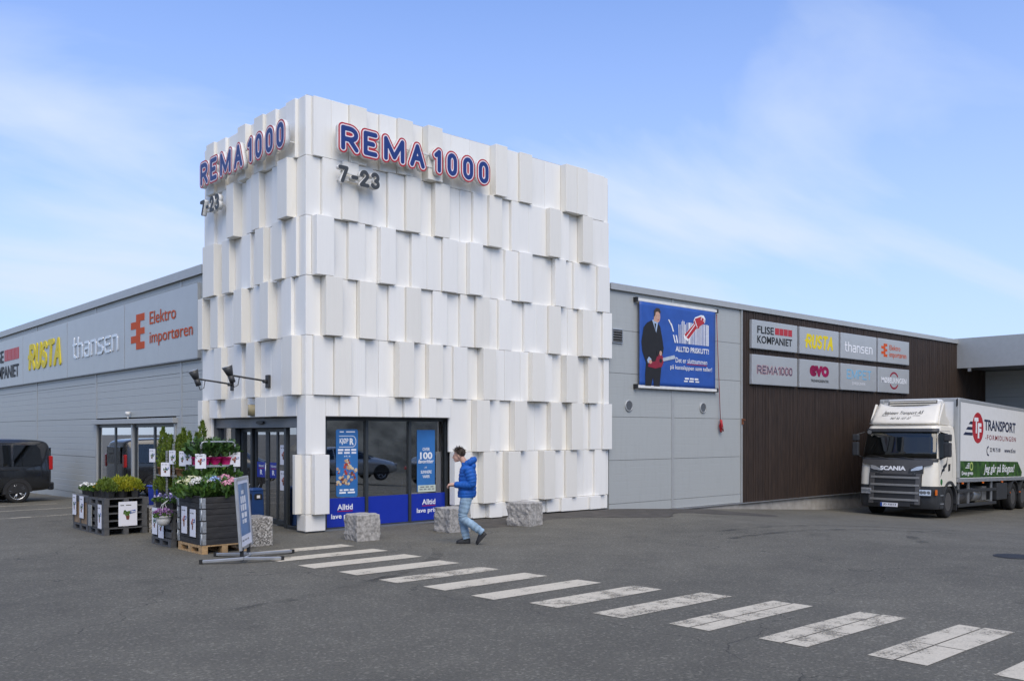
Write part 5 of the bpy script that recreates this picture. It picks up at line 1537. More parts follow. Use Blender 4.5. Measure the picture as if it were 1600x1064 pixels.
# ---------------------------------------------------------------- litter bin at the door
lb = thing('litter_bin', 'blue litter bin with dark slot standing by the entrance doors', 'bin', (-.30, 1.62, 0))
lb.scale = (.72, .72, .76)
MB().loft([[(-.20, -.20, .0), (.20, -.20, .0), (.20, .20, .0), (-.20, .20, .0)], [(-.17, -.17, 1.05), (.17, -.17, 1.05), (.17, .17, 1.05), (-.17, .17, 1.05)]], sm=False).build('body', 'bin_blue', lb, bevel=.02)
MB().loft([[(-.19, -.19, 1.051), (.19, -.19, 1.051), (.19, .19, 1.051), (-.19, .19, 1.051)], [(-.12, -.12, 1.12), (.12, -.12, 1.12), (.12, .12, 1.12), (-.12, .12, 1.12)]], sm=False).build('lid', 'bin_blue', lb, bevel=.01)
MB().prism([(-.12, .80), (.12, .80), (.13, .92), (.09, .96), (-.09, .96), (-.13, .92)], .170, .185, lambda a, b, c: (-c, a, b)).build('slot', 'black', lb)
MB().prism([(-.12, .80), (.12, .80), (.13, .92), (.09, .96), (-.09, .96), (-.13, .92)], .170, .185, lambda a, b, c: (a, -c, b)).build('slot', 'black', lb)
MB().box(-.05, .05, -.192, -.186, .84, .92).build('sticker', 'paper', lb)

# ---------------------------------------------------------------- wheels shared by the vehicles
def wheel(parent, c, r, w, out, rim_r, rim_mat, spokes=0, name='wheel'):
    """wheel with its axle along local Y, outer face towards out (-1 or +1)"""
    t = bpy.data.objects.new(name, None); COL.objects.link(t); t.parent = parent; t.location = c
    n = 36
    rg = lambda rr, y: [(rr * math.cos(2 * math.pi * i / n), y, rr * math.sin(2 * math.pi * i / n)) for i in range(n)]
    o = out
    mb = MB().loft([rg(rim_r * .98, -o * w * .42), rg(r * .86, -o * w * .5), rg(r * .97, -o * w * .44), rg(r, -o * w * .30), rg(r, o * w * .30), rg(r * .97, o * w * .44), rg(r * .86, o * w * .5), rg(rim_r, o * w * .46), rg(rim_r * .96, o * w * .36)], caps=False)
    for k in range(3):
        y = (k - 1) * w * .17
        mb.loft([rg(r + .001, y - .006), rg(r - .012, y), rg(r + .001, y + .006)], caps=False)
    mb.build('tyre', 'tyre', t)
    mb = MB()
    if spokes:
        mb.loft([rg(rim_r, o * w * .44), rg(rim_r * .93, o * w * .42), rg(rim_r * .90, o * w * .2)], 0, caps=False)
        for k in range(spokes):
            for dl in (-.14, .14):
                a = 2 * math.pi * k / spokes
                p0 = Vector((math.cos(a) * rim_r * .16, o * w * .36, math.sin(a) * rim_r * .16)); p1 = Vector((math.cos(a + dl) * rim_r * .95, o * w * .42, math.sin(a + dl) * rim_r * .95))
                mb.tube([p0, (p0 + p1) / 2 + Vector((0, o * .005, 0)), p1], rim_r * .065, 6)
        mb.cyl((0, o * w * .30, 0), (0, o * w * .41, 0), rim_r * .22, rim_r * .18, 16)
        mb.cyl((0, o * w * .05, 0), (0, o * w * .12, 0), rim_r * .88, n=24, m=1)
    else:
        mb.loft([rg(rim_r, o * w * .45), rg(rim_r * .93, o * w * .42), rg(rim_r * .86, o * w * .12), rg(rim_r * .55, o * w * .16), rg(rim_r * .50, o * w * .40), rg(rim_r * .30, o * w * .44), rg(rim_r * .1, o * w * .45)], 0)
        for k in range(10):
            a = 2 * math.pi * k / 10
            mb.cyl((rim_r * .62 * math.cos(a), o * w * .13, rim_r * .62 * math.sin(a)), (rim_r * .62 * math.cos(a), o * w * .24, rim_r * .62 * math.sin(a)), .022, n=6, m=0)
            mb.cyl((rim_r * .74 * math.cos(a + .3), o * w * .13, rim_r * .74 * math.sin(a + .3)), (rim_r * .74 * math.cos(a + .3), o * w * .19, rim_r * .74 * math.sin(a + .3)), .036, n=8, m=1)
    mb.build('rim', [rim_mat, 'black'], t)
    return t

# ---------------------------------------------------------------- delivery truck
TX, TY = 19.65, -4.04
truck = thing('delivery_truck', 'white refrigerated delivery truck with dark bumper parked before the brown timber wall', 'truck', (TX, TY, gh(TX, TY) + .005), R_(4.8), ry=math.atan(.028))
CW = 2.48
def plan(fx, z, ins=0.0, rad=.30, rear=2.0, bow=.10, n=7):
    """horizontal cab outline at height z: front bowed, corners rounded"""
    y0, y1 = ins, CW - ins
    pts = [(rear, y0, z)]
    for i in range(n + 1):
        a = math.pi / 2 * i / n
        pts.append((fx + bow + rad - rad * math.sin(a), y0 + rad - rad * math.cos(a), z))
    for i in range(1, 8):
        t = i / 8; y = y0 + rad + (y1 - y0 - 2 * rad) * t
        pts.append((fx + bow * (2 * t - 1) ** 2, y, z))
    for i in range(n + 1):
        a = math.pi / 2 * (1 - i / n)
        pts.append((fx + bow + rad - rad * math.sin(a), y1 - rad + rad * math.cos(a), z))
    pts.append((rear, y1, z))
    return pts
def strip(za, zb, fxa, fxb, off, i0, i1, ins_a=0, ins_b=0, m=0, steps=4):
    """sheet following the cab outline between two heights, pushed out by off (closed shell)"""
    mb = MB(); rows = []
    for s in range(steps + 1):
        t = s / steps
        rows.append(plan(fxa + (fxb - fxa) * t - off, za + (zb - za) * t, ins_a + (ins_b - ins_a) * t - off)[i0:i1])
    inner = [plan(fxa + (fxb - fxa) * t + .03, za + (zb - za) * t, ins_a + (ins_b - ins_a) * t + .03)[i0:i1] for t in (1, 0)]
    allr = rows + inner + [rows[0]]
    mb.loft(allr, m, caps=False, closed=False)
    return mb
FX = {.30: .06, .60: .0, 1.02: .02, 1.40: .05, 1.86: .12, 2.30: .22, 2.82: .36, 2.94: .44, 3.0: .56}
mb = MB().loft([plan(FX[1.02], 1.02), plan(FX[1.40], 1.40), plan(FX[1.86], 1.86, .01), plan(FX[2.30], 2.30, .04), plan(FX[2.82], 2.82, .085), plan(FX[2.94], 2.94, .11), plan(FX[3.0], 3.0, .20)])
cabb = mb.build('cab_body', 'truck_white', truck)
es_ = cabb.modifiers.new('split', 'EDGE_SPLIT'); es_.split_angle = R_(28)
NP = len(plan(0, 0))
mb = strip(.30, 1.015, .03, .0, .012, 0, NP, steps=3)
mb = MB()
mb.loft([[p for p in plan(.06, .30, .02, rear=.78)], plan(.0, .42, .0, rear=.78), plan(-.01, .62, -.008, rear=.78), plan(.0, 1.015, -.006, rear=.78)])
bump = mb.build('bumper', 'truck_dark', truck)
es_ = bump.modifiers.new('split', 'EDGE_SPLIT'); es_.split_angle = R_(28)
# windscreen and the black band above it
ws = strip(1.88, 2.80, .125, .355, .012, 4, NP - 4, .012, .083).build('windscreen', 'glass_car', truck)
strip(2.74, 2.86, .335, .375, .03, 3, NP - 3, .075, .09).build('sun_visor', 'truck_dark', truck)
strip(1.80, 1.90, .10, .128, .016, 3, NP - 3, .01, .013).build('scuttle', 'truck_dark', truck)
for y in (.7, 1.5):
    MB().tube([(.11, y, 1.87), (.10, y + .35, 1.93), (.12, y + .62, 1.96)], .012, 5).build('wiper', 'black', truck)
# cab interior seen through the glass
MB().box(.9, 1.9, .2, 2.28, 1.2, 1.75).box(1.2, 1.7, .35, .95, 1.75, 2.45).box(1.2, 1.7, 1.55, 2.15, 1.75, 2.45).build('seats', 'black', truck)
# dark mask with the maker's lettering
ff = lambda a, b, c: (.02 + (.10 * (2 * (a / CW) - 1) ** 2) + (b - 1.02) * .105 - c, a, b)
mask = [(2.36, 1.86), (2.30, 1.72), (1.98, 1.60), (1.80, 1.40), (.70, 1.40), (.52, 1.60), (.20, 1.72), (.14, 1.86), (.7, 1.86), (1.24, 1.86), (1.8, 1.86)]
mb = MB()
def quadstrip(top, bot, c0, c1, n, m=0):
    """front panel between two height functions, following the bow of the cab"""
    vs_ = []
    for i in range(n + 1):
        vs_ += [ff(top[0] + (top[1] - top[0]) * i / n, bot(i / n), c0), ff(top[0] + (top[1] - top[0]) * i / n, top[2](i / n), c0), ff(top[0] + (top[1] - top[0]) * i / n, top[2](i / n), c1), ff(top[0] + (top[1] - top[0]) * i / n, bot(i / n), c1)]
    fs = []
    for i in range(n):
        for k in range(4):
            fs.append((4 * i + k, 4 * i + (k + 1) % 4, 4 * i + 4 + (k + 1) % 4, 4 * i + 4 + k))
    fs += [(0, 1, 2, 3), (4 * n, 4 * n + 1, 4 * n + 2, 4 * n + 3)]
    return MB().add(vs_, fs, m)
def mbot(t):
    d = abs(t - .5) * 2
    return 1.38 if d < .48 else (1.38 + (d - .48) / .22 * .26 if d < .70 else 1.64 + (d - .70) * .25)
mk = quadstrip((.13, 2.35, lambda t: 1.84), mbot, -.02, .022, 40).build('front_mask', 'truck_grey', truck)
mb = MB(); put_text(mb, 'SCANIA', 1.74, .92, 1.50, 1.64, ff, .032, 0, off=.05); mb.build('lettering', 'letter_white', mk)
# grille: black field and grey bars
quadstrip((.44, 2.10, lambda t: 1.40), lambda t: .44, -.05, .014, 12).build('grille_field', 'black', truck)
for z in (1.27, 1.03, .79, .56):
    quadstrip((.50, 2.04, lambda t, z=z: z + .038), lambda t, z=z: z - .034, -.02, .05, 12).build('grille_bar', 'truck_mid', truck, bevel=.01)
for a0, a1 in ((.46, .62), (1.92, 2.08)):
    quadstrip((a0, a1, lambda t: 1.42), lambda t: .42, -.02, .030, 3).build('grille_cheek', 'truck_grey', truck, bevel=.01)
for sgn, a0, a1 in ((1, .42, .76), (-1, 2.06, 1.72)):
    mb = MB().prism([(a0, 1.66), (a0 + (a1 - a0) * .5, 1.63), (a1, 1.54), (a1, 1.49), (a0 + (a1 - a0) * .3, 1.52), (a0, 1.56)], -.02, .040, ff, 0)
    mb.build('upper_lamp', 'lens', truck)
    MB().prism([(a0 - .02 * sgn, 1.68), (a1 + .06 * sgn, 1.56), (a1 + .08 * sgn, 1.42), (a0 - .02 * sgn, 1.42)], -.02, .030, ff, 0).build('lamp_housing', 'truck_dark', truck)
# headlights
def lampbox(a0, a1, z0, z1):
    h = quadstrip((a0, a1, lambda t: z1), lambda t: z0, -.02, .030, 5).build('headlight', 'black', truck)
    quadstrip((a0 + .02, a1 - .02, lambda t: z1 - .03), lambda t: z0 + .03, .0305, .034, 5).build('headlight_glass', 'lens', h)
    for q in (.25, .55, .8):
        a = a0 + (a1 - a0) * q
        p = Vector(ff(a, (z0 + z1) / 2, .035))
        MB().cyl(p, p - Vector((.006, 0, 0)), .055, n=14).build('reflector', 'grey_dark_trim', h)
lampbox(.12, .50, .70, .94); lampbox(1.98, 2.36, .70, .94)
MB().cbox((.16, .02, .83), (.10, .04, .17)).build('indicator', 'amber', truck)
mb = MB().box(-.10, -.06, 1.12, 1.66, .335, .455, 0)
fp = lambda a, b, c: (-.10 - c, a, b)
mb.prism([(1.66, .335), (1.60, .335), (1.60, .455), (1.66, .455)], 0, .002, fp, 2)
put_text(mb, 'JD 92513', 1.57, 1.16, .36, .435, fp, .002, 1, off=.02)
mb.build('number_plate', ['paper', 'ink', 'tag_blue'], truck)
quadstrip((.74, 1.74, lambda t: .50), lambda t: .36, -.02, .022, 6).build('air_intake', 'black', truck)
# side window, door seams, handle, marking
fsd = lambda a, b, c: (a, -c + .0 + (max(b - 1.86, 0) * .088), b)
MB().prism([(.40, 1.90), (.46, 1.86), (1.30, 2.02), (1.36, 2.10), (1.40, 2.66), (1.34, 2.72), (.58, 2.72), (.52, 2.66)], -.02, .006, fsd).build('side_window', 'glass_car', truck)
mb = MB()
for pts in ([(.36, 1.05), (.36, 1.86), (.50, 2.78)], [(1.62, 1.30), (1.62, 2.0), (1.58, 2.80)], [(.50, 2.79), (1.58, 2.80)]):
    put_stroke(mb, [pts], .006, fsd, None, .003, 0, res=.004)
mb.build('door_seam', 'ink_soft', truck)
MB().prism([(1.20, 1.50), (1.36, 1.52), (1.37, 1.74), (1.22, 1.72)], -.02, .012, fsd).build('door_handle', 'black', truck)
mb = MB()
mb.prism([(.46, 1.30), (.60, 1.55), (.74, 1.60), (.70, 1.66), (1.02, 1.76), (1.16, 1.96), (1.06, 1.68), (.84, 1.58), (.86, 1.52), (.66, 1.48)], -.004, .004, fsd)
mb.build('door_marking', 'ink', truck)
MB().prism(circle(.56, 1.16, .10, .10, 18), -.004, .005, fsd).build('green_badge', mat('badge_green', (.02, .14, .03), .5), truck)
# steps and arch
MB().box(.42, .76, -.004, .10, .33, 1.012).build('step_panel', 'truck_dark', truck)
for z in (.45, .72):
    MB().box(.46, .74, -.022, .02, z, z + .035).build('step', 'alu', truck)
def arch(cx, r0, r1, y0, y1, a0, a1, z=.53, n=16, ext=None):
    mb = MB(); out = []; inn = []
    ring = [(cx + r1 * math.cos(R_(a0 + (a1 - a0) * i / n)), z + r1 * math.sin(R_(a0 + (a1 - a0) * i / n))) for i in range(n + 1)]
    rin = [(cx + r0 * math.cos(R_(a0 + (a1 - a0) * i / n)), z + r0 * math.sin(R_(a0 + (a1 - a0) * i / n))) for i in range(n + 1)]
    for i in range(n):
        mb.prism([ring[i], ring[i + 1], rin[i + 1], rin[i]], y0, y1, lambda a, b, c: (a, c, b))
    return mb
arch(1.32, .575, .66, -.035, .42, -8, 176).build('wheel_arch', 'truck_dark', truck)
arch(1.32, .575, .66, CW - .42, CW + .03, -8, 176).build('wheel_arch', 'truck_dark', truck)
MB().box(1.92, 1.99, -.03, .40, .22, .50).build('mudflap', 'rubber', truck)
for x, y, o, dbl in ((1.32, .17, -1, 0), (1.32, CW - .17, 1, 0), (8.65, .15, -1, 1), (8.65, CW - .15, 1, 1), (10.02, .15, -1, 1), (10.02, CW - .15, 1, 1)):
    wheel(truck, (x, y, .52), .52, .30, o, .30, 'truck_grey')
    if dbl: wheel(truck, (x, y + .34 * -o, .52), .52, .30, o, .30, 'truck_grey')
for cx in (8.65, 10.02):
    arch(cx, .58, .615, -.05, .62, 8, 172).build('wheel_arch', 'truck_dark', truck)
    for a in (14, 166):
        p = (cx + .63 * math.cos(R_(a)), -.052, .53 + .63 * math.sin(R_(a)))
        MB().cyl(p, (p[0], -.064, p[2]), .028, n=10).build('reflector', 'amber', truck)
# mirrors
for y, o in ((-.02, -1), (CW + .02, 1)):
    m_ = bpy.data.objects.new('mirror', None); COL.objects.link(m_); m_.parent = truck
    yy = y + o * .20
    MB().cbox((.44, yy, 2.18), (.14, .22, .46)).build('housing', 'truck_dark', m_, bevel=.035, seg=2)
    MB().cbox((.44, yy, 2.56), (.14, .22, .22)).build('housing', 'truck_dark', m_, bevel=.03, seg=2)
    MB().tube([(.55, y - o * .06, 2.74), (.47, yy, 2.66), (.47, yy, 1.98), (.52, y - o * .02, 1.90)], .022, 6).build('mirror_arm', 'black', m_)
MB().cyl((.30, 2.20, 2.72), (.22, 2.16, 2.74), .07, n=12).build('front_mirror', 'truck_dark', truck)
# roof deflector and cooling unit
def dfl(t, s):
    """t across (0 = left side), s up the slope"""
    wing = abs(2 * t - 1) ** 3
    x = .50 + .62 * s - .10 * math.sin(math.pi * t) * (1 - s) + wing * .16
    y = .16 + (CW - .32) * t - (.10 * s * (2 * t - 1))
    z = 3.005 + (.58 + .14 * wing) * s + .03 * math.sin(math.pi * s)
    return (x, y, z)
mb = MB(); na, nb = 18, 8
g0 = [dfl(i / na, j / nb) for i in range(na + 1) for j in range(nb + 1)]
mb.add(g0, [(i * (nb + 1) + j, (i + 1) * (nb + 1) + j, (i + 1) * (nb + 1) + j + 1, i * (nb + 1) + j + 1) for i in range(na) for j in range(nb)], 0, True)
df = mb.build('roof_deflector', 'truck_white', truck); so = df.modifiers.new('solid', 'SOLIDIFY'); so.thickness = .045; so.offset = 0
for y, s in ((.16, 1), (CW - .16, -1)):
    MB().prism([(.72, 3.0), (1.72, 3.0), (1.70, 3.16), (1.34, 3.30), (1.27, 3.70), (1.16, 3.70), (.80, 3.2)], y - .025, y + .03, lambda a, b, c: (a, c, b)).build('deflector_side', 'truck_white', truck, bevel=.012)
def fdf(a, b, c):
    t = (a - .16) / (CW - .32); s = (b - 3.005) / .60
    x, y, z = dfl(t, s); return (x - .045 - c, y, z + .01)
mb = MB(); put_text(mb, 'Jeppesen Transport AS', 1.98, .62, 3.27, 3.42, fdf, .004, 0, off=.0, shear=.3); put_text(mb, '947 92 107 37', 1.62, .95, 3.14, 3.205, fdf, .004, 0, shear=.3)
put_stroke(mb, [[(1.98, 3.25), (.70, 3.25)]], .006, fdf, None, .004, 0, res=.005)
mb.build('lettering', 'ink', df)
cu = bpy.data.objects.new('cooling_unit', None); COL.objects.link(cu); cu.parent = truck
MB().box(1.58, 2.04, .42, 2.10, 3.06, 3.86).build('housing', 'box_white', cu, bevel=.05)
for z in (3.62, 3.70, 3.78):
    MB().box(1.55, 1.579, .50, 2.02, z - .022, z + .022).build('louvre', 'truck_white', cu)
MB().box(1.566, 1.578, .48, 2.04, 3.57, 3.83).build('grille_back', 'black', cu)
# cargo box
bx = bpy.data.objects.new('cargo_box', None); COL.objects.link(bx); bx.parent = truck
MB().box(2.06, 11.4, -.03, CW + .05, 1.26, 3.84).build('box_body', 'box_white', bx)
MB().box(2.05, 11.42, -.045, CW + .06, 1.13, 1.259).build('bottom_rail', 'alu', bx, bevel=.01)
MB().box(2.05, 11.42, -.045, CW + .06, 3.80, 3.92).build('top_rail', 'grey_trim', bx, bevel=.015)
for y0, y1 in ((-.055, .12), (CW - .10, CW + .07)):
    MB().box(2.03, 2.24, y0, y1, 1.261, 3.90).build('corner_post', 'grey_trim', bx, bevel=.03)
MB().prism([(.0, 3.66), (.05, 3.62), (.05, 3.86), (.0, 3.9)], 2.015, 2.10, lambda a, b, c: (c, a - .02, b)).build('marker_lamp', 'black', bx)
fx_ = lambda a, b, c: (a, -.031 - c, b)
mb = MB()
mb.prism([(2.26, 1.28), (9.62, 1.28), (9.70, 1.45), (9.10, 1.84), (2.26, 1.84)], 0, .002, fx_, 0)
put_text(mb, 'Jeg går på Biogass!', 4.83, 8.66, 1.36, 1.74, fx_, .005, 1, off=.015, shear=.25)
put_text(mb, 'Dønn grønn', 2.44, 3.62, 1.33, 1.50, fx_, .005, 1, off=.03)
put_stroke(mb, [circle(3.45, 1.66, .14, .12, 20) + [(3.59, 1.66)]], .028, fx_, None, .005, 2, res=.01)
for k in range(3):
    mb.prism([(2.80 + .12 * k, 1.60 + .07 * k), (3.24, 1.60 + .07 * k), (3.24, 1.63 + .07 * k), (2.86 + .12 * k, 1.63 + .07 * k)], 0, .005, fx_, 1)
mb.build('green_banner', ['green_print', 'letter_white', mat('lime_ring', (.45, .55, .15), .5)], bx)
mb = MB()
mb.prism(circle(4.13, 2.99, .62, .53, 40), 0, .003, fx_, 0)
put_text(mb, 'T', 3.72, 4.16, 2.80, 3.34, fx_, .006, 1, off=.05); put_text(mb, 'F', 4.10, 4.50, 2.63, 3.16, fx_, .007, 1, off=.05)
for k in range(3):
    z0 = 2.71 + .19 * k
    mb.prism([(2.56 + .28 * k, z0), (3.56, z0), (3.54, z0 + .10), (2.76 + .28 * k, z0 + .10)], 0, .002, fx_, 2)
put_text(mb, 'TRANSPORT', 4.86, 8.78, 2.93, 3.32, fx_, .003, 2, off=.03)
put_text(mb, '-FORMIDLINGEN', 4.97, 8.80, 2.60, 2.78, fx_, .003, 3, off=.01, sp=1.3)
put_text(mb, '22 90 75 00', 5.52, 6.81, 2.18, 2.33, fx_, .003, 2, off=.02); put_text(mb, 'www.tf.no', 7.30, 8.79, 2.17, 2.34, fx_, .003, 2, off=.02)
put_stroke(mb, [[(5.36, 2.36), (5.22, 2.32), (5.16, 2.2), (5.24, 2.08), (5.38, 2.06)]], .03, fx_, None, .003, 2, res=.01)
mb.build('lettering', ['red', 'letter_white', 'navy', 'wine'], bx)
# chassis, guards, tank, tool box
MB().box(1.7, 11.3, .75, .83, .82, 1.06).box(1.7, 11.3, CW - .83, CW - .75, .82, 1.06).box(2.3, 11.2, .6, CW - .6, 1.06, 1.129).build('chassis', 'truck_dark', truck)
for z in (.84, .36):
    MB().box(2.18, 6.42, -.02, .03, z - .055, z + .055).build('side_guard', 'truck_dark', truck, bevel=.008)
for x in (2.25, 3.3, 5.9):
    MB().box(x, x + .06, .0, .06, .31, 1.129).build('guard_post', 'alu', truck)
MB().box(6.50, 7.76, -.02, .55, .44, 1.06).build('tool_box', 'truck_dark', truck, bevel=.02)
MB().cyl((2.6, .42, .62), (4.2, .42, .62), .27, n=24).build('gas_tank', 'truck_grey', truck)
MB().cyl((4.4, .40, .66), (5.2, .40, .66), .24, n=20).build('air_tank', 'alu', truck)
MB().box(5.3, 5.8, .15, .7, .45, .95).build('battery_box', 'truck_mid', truck, bevel=.01)
for x in (2.5, 4.7, 7.0):
    MB().cbox((x, -.05, 1.10), (.12, .03, .05)).build('side_marker', 'amber', truck)
MB().cyl((2.0, CW / 2, .52), (1.0, CW / 2, .52), .10, n=8).box(1.27, 1.37, .3, CW - .3, .40, .56).box(8.58, 8.72, .3, CW - .3, .42, .60).box(9.95, 10.09, .3, CW - .3, .42, .60).box(.8, 1.9, .5, CW - .5, .45, 1.0).build('axles', 'black', truck)

# ---------------------------------------------------------------- cars
def vehicle(name, label, loc, rz, secs, paint_m, L_, wheels, windows, cat, lamps, group=None, wr=.33):
    """secs: (x, z_bottom, z_belt, z_roof, half width low, half width belt, half width roof)"""
    t = thing(name, label, cat, loc, rz, group)
    rings = []
    def ring(s):
        x, zb, zs, zt, wb, wb2, wt = s
        r = min(.10, (zt - zs) * .45)
        half = [(wb * .86, zb), (wb, zb + .10), (wb2 * 1.0, zb + (zs - zb) * .55), (wb2 * .985, zs), (wt + (wb2 * .985 - wt) * .5, zs + (zt - zs) * .5), (wt, zt - r), (wt - r * .4, zt - r * .25), (wt - r * 1.6, zt), (wt * .4, zt + .012)]
        return [(x, y, z) for y, z in half] + [(x, -y, z) for y, z in half[::-1]]
    body = MB().loft([ring(s) for s in secs]).build('body', paint_m, t)
    ss = body.modifiers.new('sub', 'SUBSURF'); ss.levels = 1; ss.render_levels = 2
    def sy(x, z):
        xs = [q[0] for q in secs]
        k = max(i for i in range(len(xs) - 1) if xs[i] <= x or i == 0); a, b = secs[k], secs[k + 1]
        a, b = secs[3], secs[4]; u = min(max((x - a[0]) / (b[0] - a[0]), 0), 1); s = [p + (q - p) * u for p, q in zip(a, b)]
        zs, zt, w2, wt = s[2], s[3], s[5], s[6]
        return w2 * .985 + (wt - w2 * .985) * min(max((z - zs) / max(zt - zs, .01), 0), 1) if z > zs else w2
    for side in (1, -1):
        for poly in windows:
            MB().prism(poly, -.03, .012, lambda a, b, c: (a, side * (sy(a, b) + c), b)).build('side_window', 'glass_car', t, bevel=.006)
        for cx in wheels:
            ringp = [(cx + (wr + .05) * math.cos(R_(a)), wr + (wr + .05) * math.sin(R_(a))) for a in range(-10, 191, 12)]
            MB().prism(ringp, -.16, .006, lambda a, b, c: (a, side * (secs[3][5] + c), b)).build('wheel_well', 'black', t)
            wheel(t, (cx, side * (secs[3][5] - .10), wr), wr, .22, side, wr * .68, 'rim', 5)
    for nm, m_, b in lamps:
        for side in (1, -1):
            x0, x1, y0, y1, z0, z1 = b
            MB().box(x0, x1, min(side * y0, side * y1), max(side * y0, side * y1), z0, z1).build(nm, m_, t, bevel=.02)
    return t
# dark van, tail towards the wall; local +x = forward
vs_ = [(0.0, .42, .95, 1.45, .80, .86, .74), (.06, .34, 1.02, 1.80, .88, .94, .76), (.22, .32, 1.04, 1.90, .91, .96, .78), (1.2, .28, 1.05, 1.93, .92, .965, .80), (2.4, .28, 1.04, 1.93, .92, .965, .80), (3.3, .28, 1.02, 1.86, .92, .96, .78), (3.75, .28, 1.02, 1.58, .92, .955, .72), (4.25, .28, 1.00, 1.20, .91, .94, .70), (4.75, .30, .85, 1.06, .88, .88, .66), (4.98, .36, .70, .86, .76, .76, .58)]
vwin = [[(.30, 1.12), (.34, 1.62), (.44, 1.74), (1.08, 1.74), (1.08, 1.10)], [(1.14, 1.10), (1.14, 1.74), (2.30, 1.74), (2.30, 1.09)], [(2.38, 1.09), (2.38, 1.74), (3.10, 1.72), (3.55, 1.40), (3.70, 1.12)]]
VX, VY = -1.0, 14.75
van = vehicle('parked_van', 'dark grey passenger van cut by the left picture edge, tail to the grey wall', (VX, VY, gh(VX, VY) + .0), R_(180), vs_, 'van_paint', 5, (.98, 3.95), vwin, 'van', [('tail_light', 'tail_red', (-.004, .10, .80, .945, .98, 1.40)), ('headlight', 'lens', (4.72, 4.90, .62, .82, .72, .88))], wr=.345)
MB().box(-.06, .10, -.86, .86, .36, .60).build('rear_bumper', 'van_paint', van, bevel=.04, seg=2)
MB().box(-.02, .012, -.66, .66, 1.10, 1.66).build('rear_window', 'glass_car', van, bevel=.02)
for s in (1, -1):
    MB().box(.95, 2.2, s * .962 - .012, s * .962 + .012, .99, 1.012).build('door_rail', 'black', van)
# parked cars outside the frame, seen as reflections in the shop windows
cs = [(0, .40, .78, 1.00, .70, .76, .62), (.10, .28, .82, 1.10, .82, .86, .64), (.35, .24, .86, 1.36, .86, .90, .60), (1.2, .22, .88, 1.47, .87, .905, .60), (2.1, .22, .88, 1.47, .87, .905, .60), (2.8, .22, .90, 1.22, .87, .90, .58), (3.25, .22, .88, .97, .87, .89, .60), (4.05, .26, .74, .84, .83, .83, .58), (4.36, .34, .58, .68, .70, .70, .5)]
cwin = [[(.55, .95), (.72, 1.30), (1.25, 1.38), (1.25, .95)], [(1.32, .95), (1.32, 1.38), (2.05, 1.38), (2.70, 1.14), (2.95, .95)]]
def car(label, x, y, rz, p):
    c_ = vehicle('parked_car', label, (x, y, gh(x, y)), rz, cs, p, 4.4, (.78, 3.42), cwin, 'car', [('tail_light', 'tail_red', (-.01, .16, .55, .80, .72, .86)), ('headlight', 'lens', (4.0, 4.26, .5, .74, .60, .72))], 'cars parked opposite the shop windows', wr=.32)
    sc_ = MB().add([(2.12, -.54, 1.455), (2.12, .54, 1.455), (3.16, .66, 1.005), (3.16, -.66, 1.005)], [(0, 1, 2, 3)]).build('windscreen', 'glass_car', c_)
    so_ = sc_.modifiers.new('s', 'SOLIDIFY'); so_.thickness = .02; so_.offset = 1
car('silver hatchback mirrored in the shop window, parked across the yard', 9.6, -17.6, R_(8), 'car_silver')
car('dark estate car mirrored in the shop window, beside the silver hatchback', 15.2, -17.2, R_(6), 'van_paint')
car('white hatchback mirrored in the entrance doors, parked beyond the left parking lines', -13.5, 9.0, R_(95), 'car_white')
car('silver hatchback mirrored in the garden window, parked beyond the left parking lines', -14.5, 22.0, R_(85), 'car_silver')

# ---------------------------------------------------------------- walking man (local x = forward, y = his left, z = up)
man = thing('person', 'man in bright blue quilted jacket and light jeans walking past the shop window', 'person', (1.30, -3.50, 0.002), R_(138))
def ell(mb, c, r, n=16, k=10, rot=None):
    rings = []
    for j in range(1, k):
        a = math.pi * j / k
        ring = [Vector((r[0] * math.sin(a) * math.cos(2 * math.pi * i / n), r[1] * math.sin(a) * math.sin(2 * math.pi * i / n), r[2] * math.cos(a))) for i in range(n)]
        rings.append([(Vector(c) + (rot @ p if rot is not None else p)) for p in ring])
    mb.loft(rings)
def spline(pts, n):
    out = []
    P = [Vector(p) for p in pts]; P = [P[0] * 2 - P[1]] + P + [P[-1] * 2 - P[-2]]
    m_ = len(P) - 3
    for s in range(n + 1):
        u = m_ * s / n; i = min(int(u), m_ - 1); t = u - i
        a, b, c, d = P[i:i + 4]
        out.append(.5 * ((2 * b) + (c - a) * t + (2 * a - 5 * b + 4 * c - d) * t * t + (3 * b - a - 3 * c + d) * t ** 3))
    return out
def limb(mb, pts, rad, n=24, seg=14, quilt=0, qn=0):
    """tapered limb along a spline; rad = radius per control point; optional quilting rings"""
    P = spline(pts, n); k = len(rad) - 1
    rr = []
    for s in range(n + 1):
        u = k * s / n; i = min(int(u), k - 1); r = rad[i] + (rad[i + 1] - rad[i]) * (u - i)
        if quilt: r *= 1 + quilt * (abs(math.sin(math.pi * qn * s / n)) ** .6 - .6)
        rr.append(r)
    mb.tube(P, 1.0, seg, taper=rr)
def torso(mb, levels, n=20, steps=60, quilt=0, qn=0):
    """levels: (z, x centre, y centre, rx, ry)"""
    rings = []
    for s in range(steps + 1):
        u = (len(levels) - 1) * s / steps; i = min(int(u), len(levels) - 2); t = u - i; t = t * t * (3 - 2 * t)
        z, cx, cy, rx, ry = [a + (b - a) * t for a, b in zip(levels[i], levels[i + 1])]
        z = levels[i][0] + (levels[i + 1][0] - levels[i][0]) * (u - i)
        q = 1 + (quilt * (abs(math.sin(math.pi * qn * s / steps)) ** .6 - .6) if quilt else 0)
        rings.append([(cx + rx * q * math.cos(2 * math.pi * k / n), cy + ry * q * math.sin(2 * math.pi * k / n), z) for k in range(n)])
    mb.loft(rings)
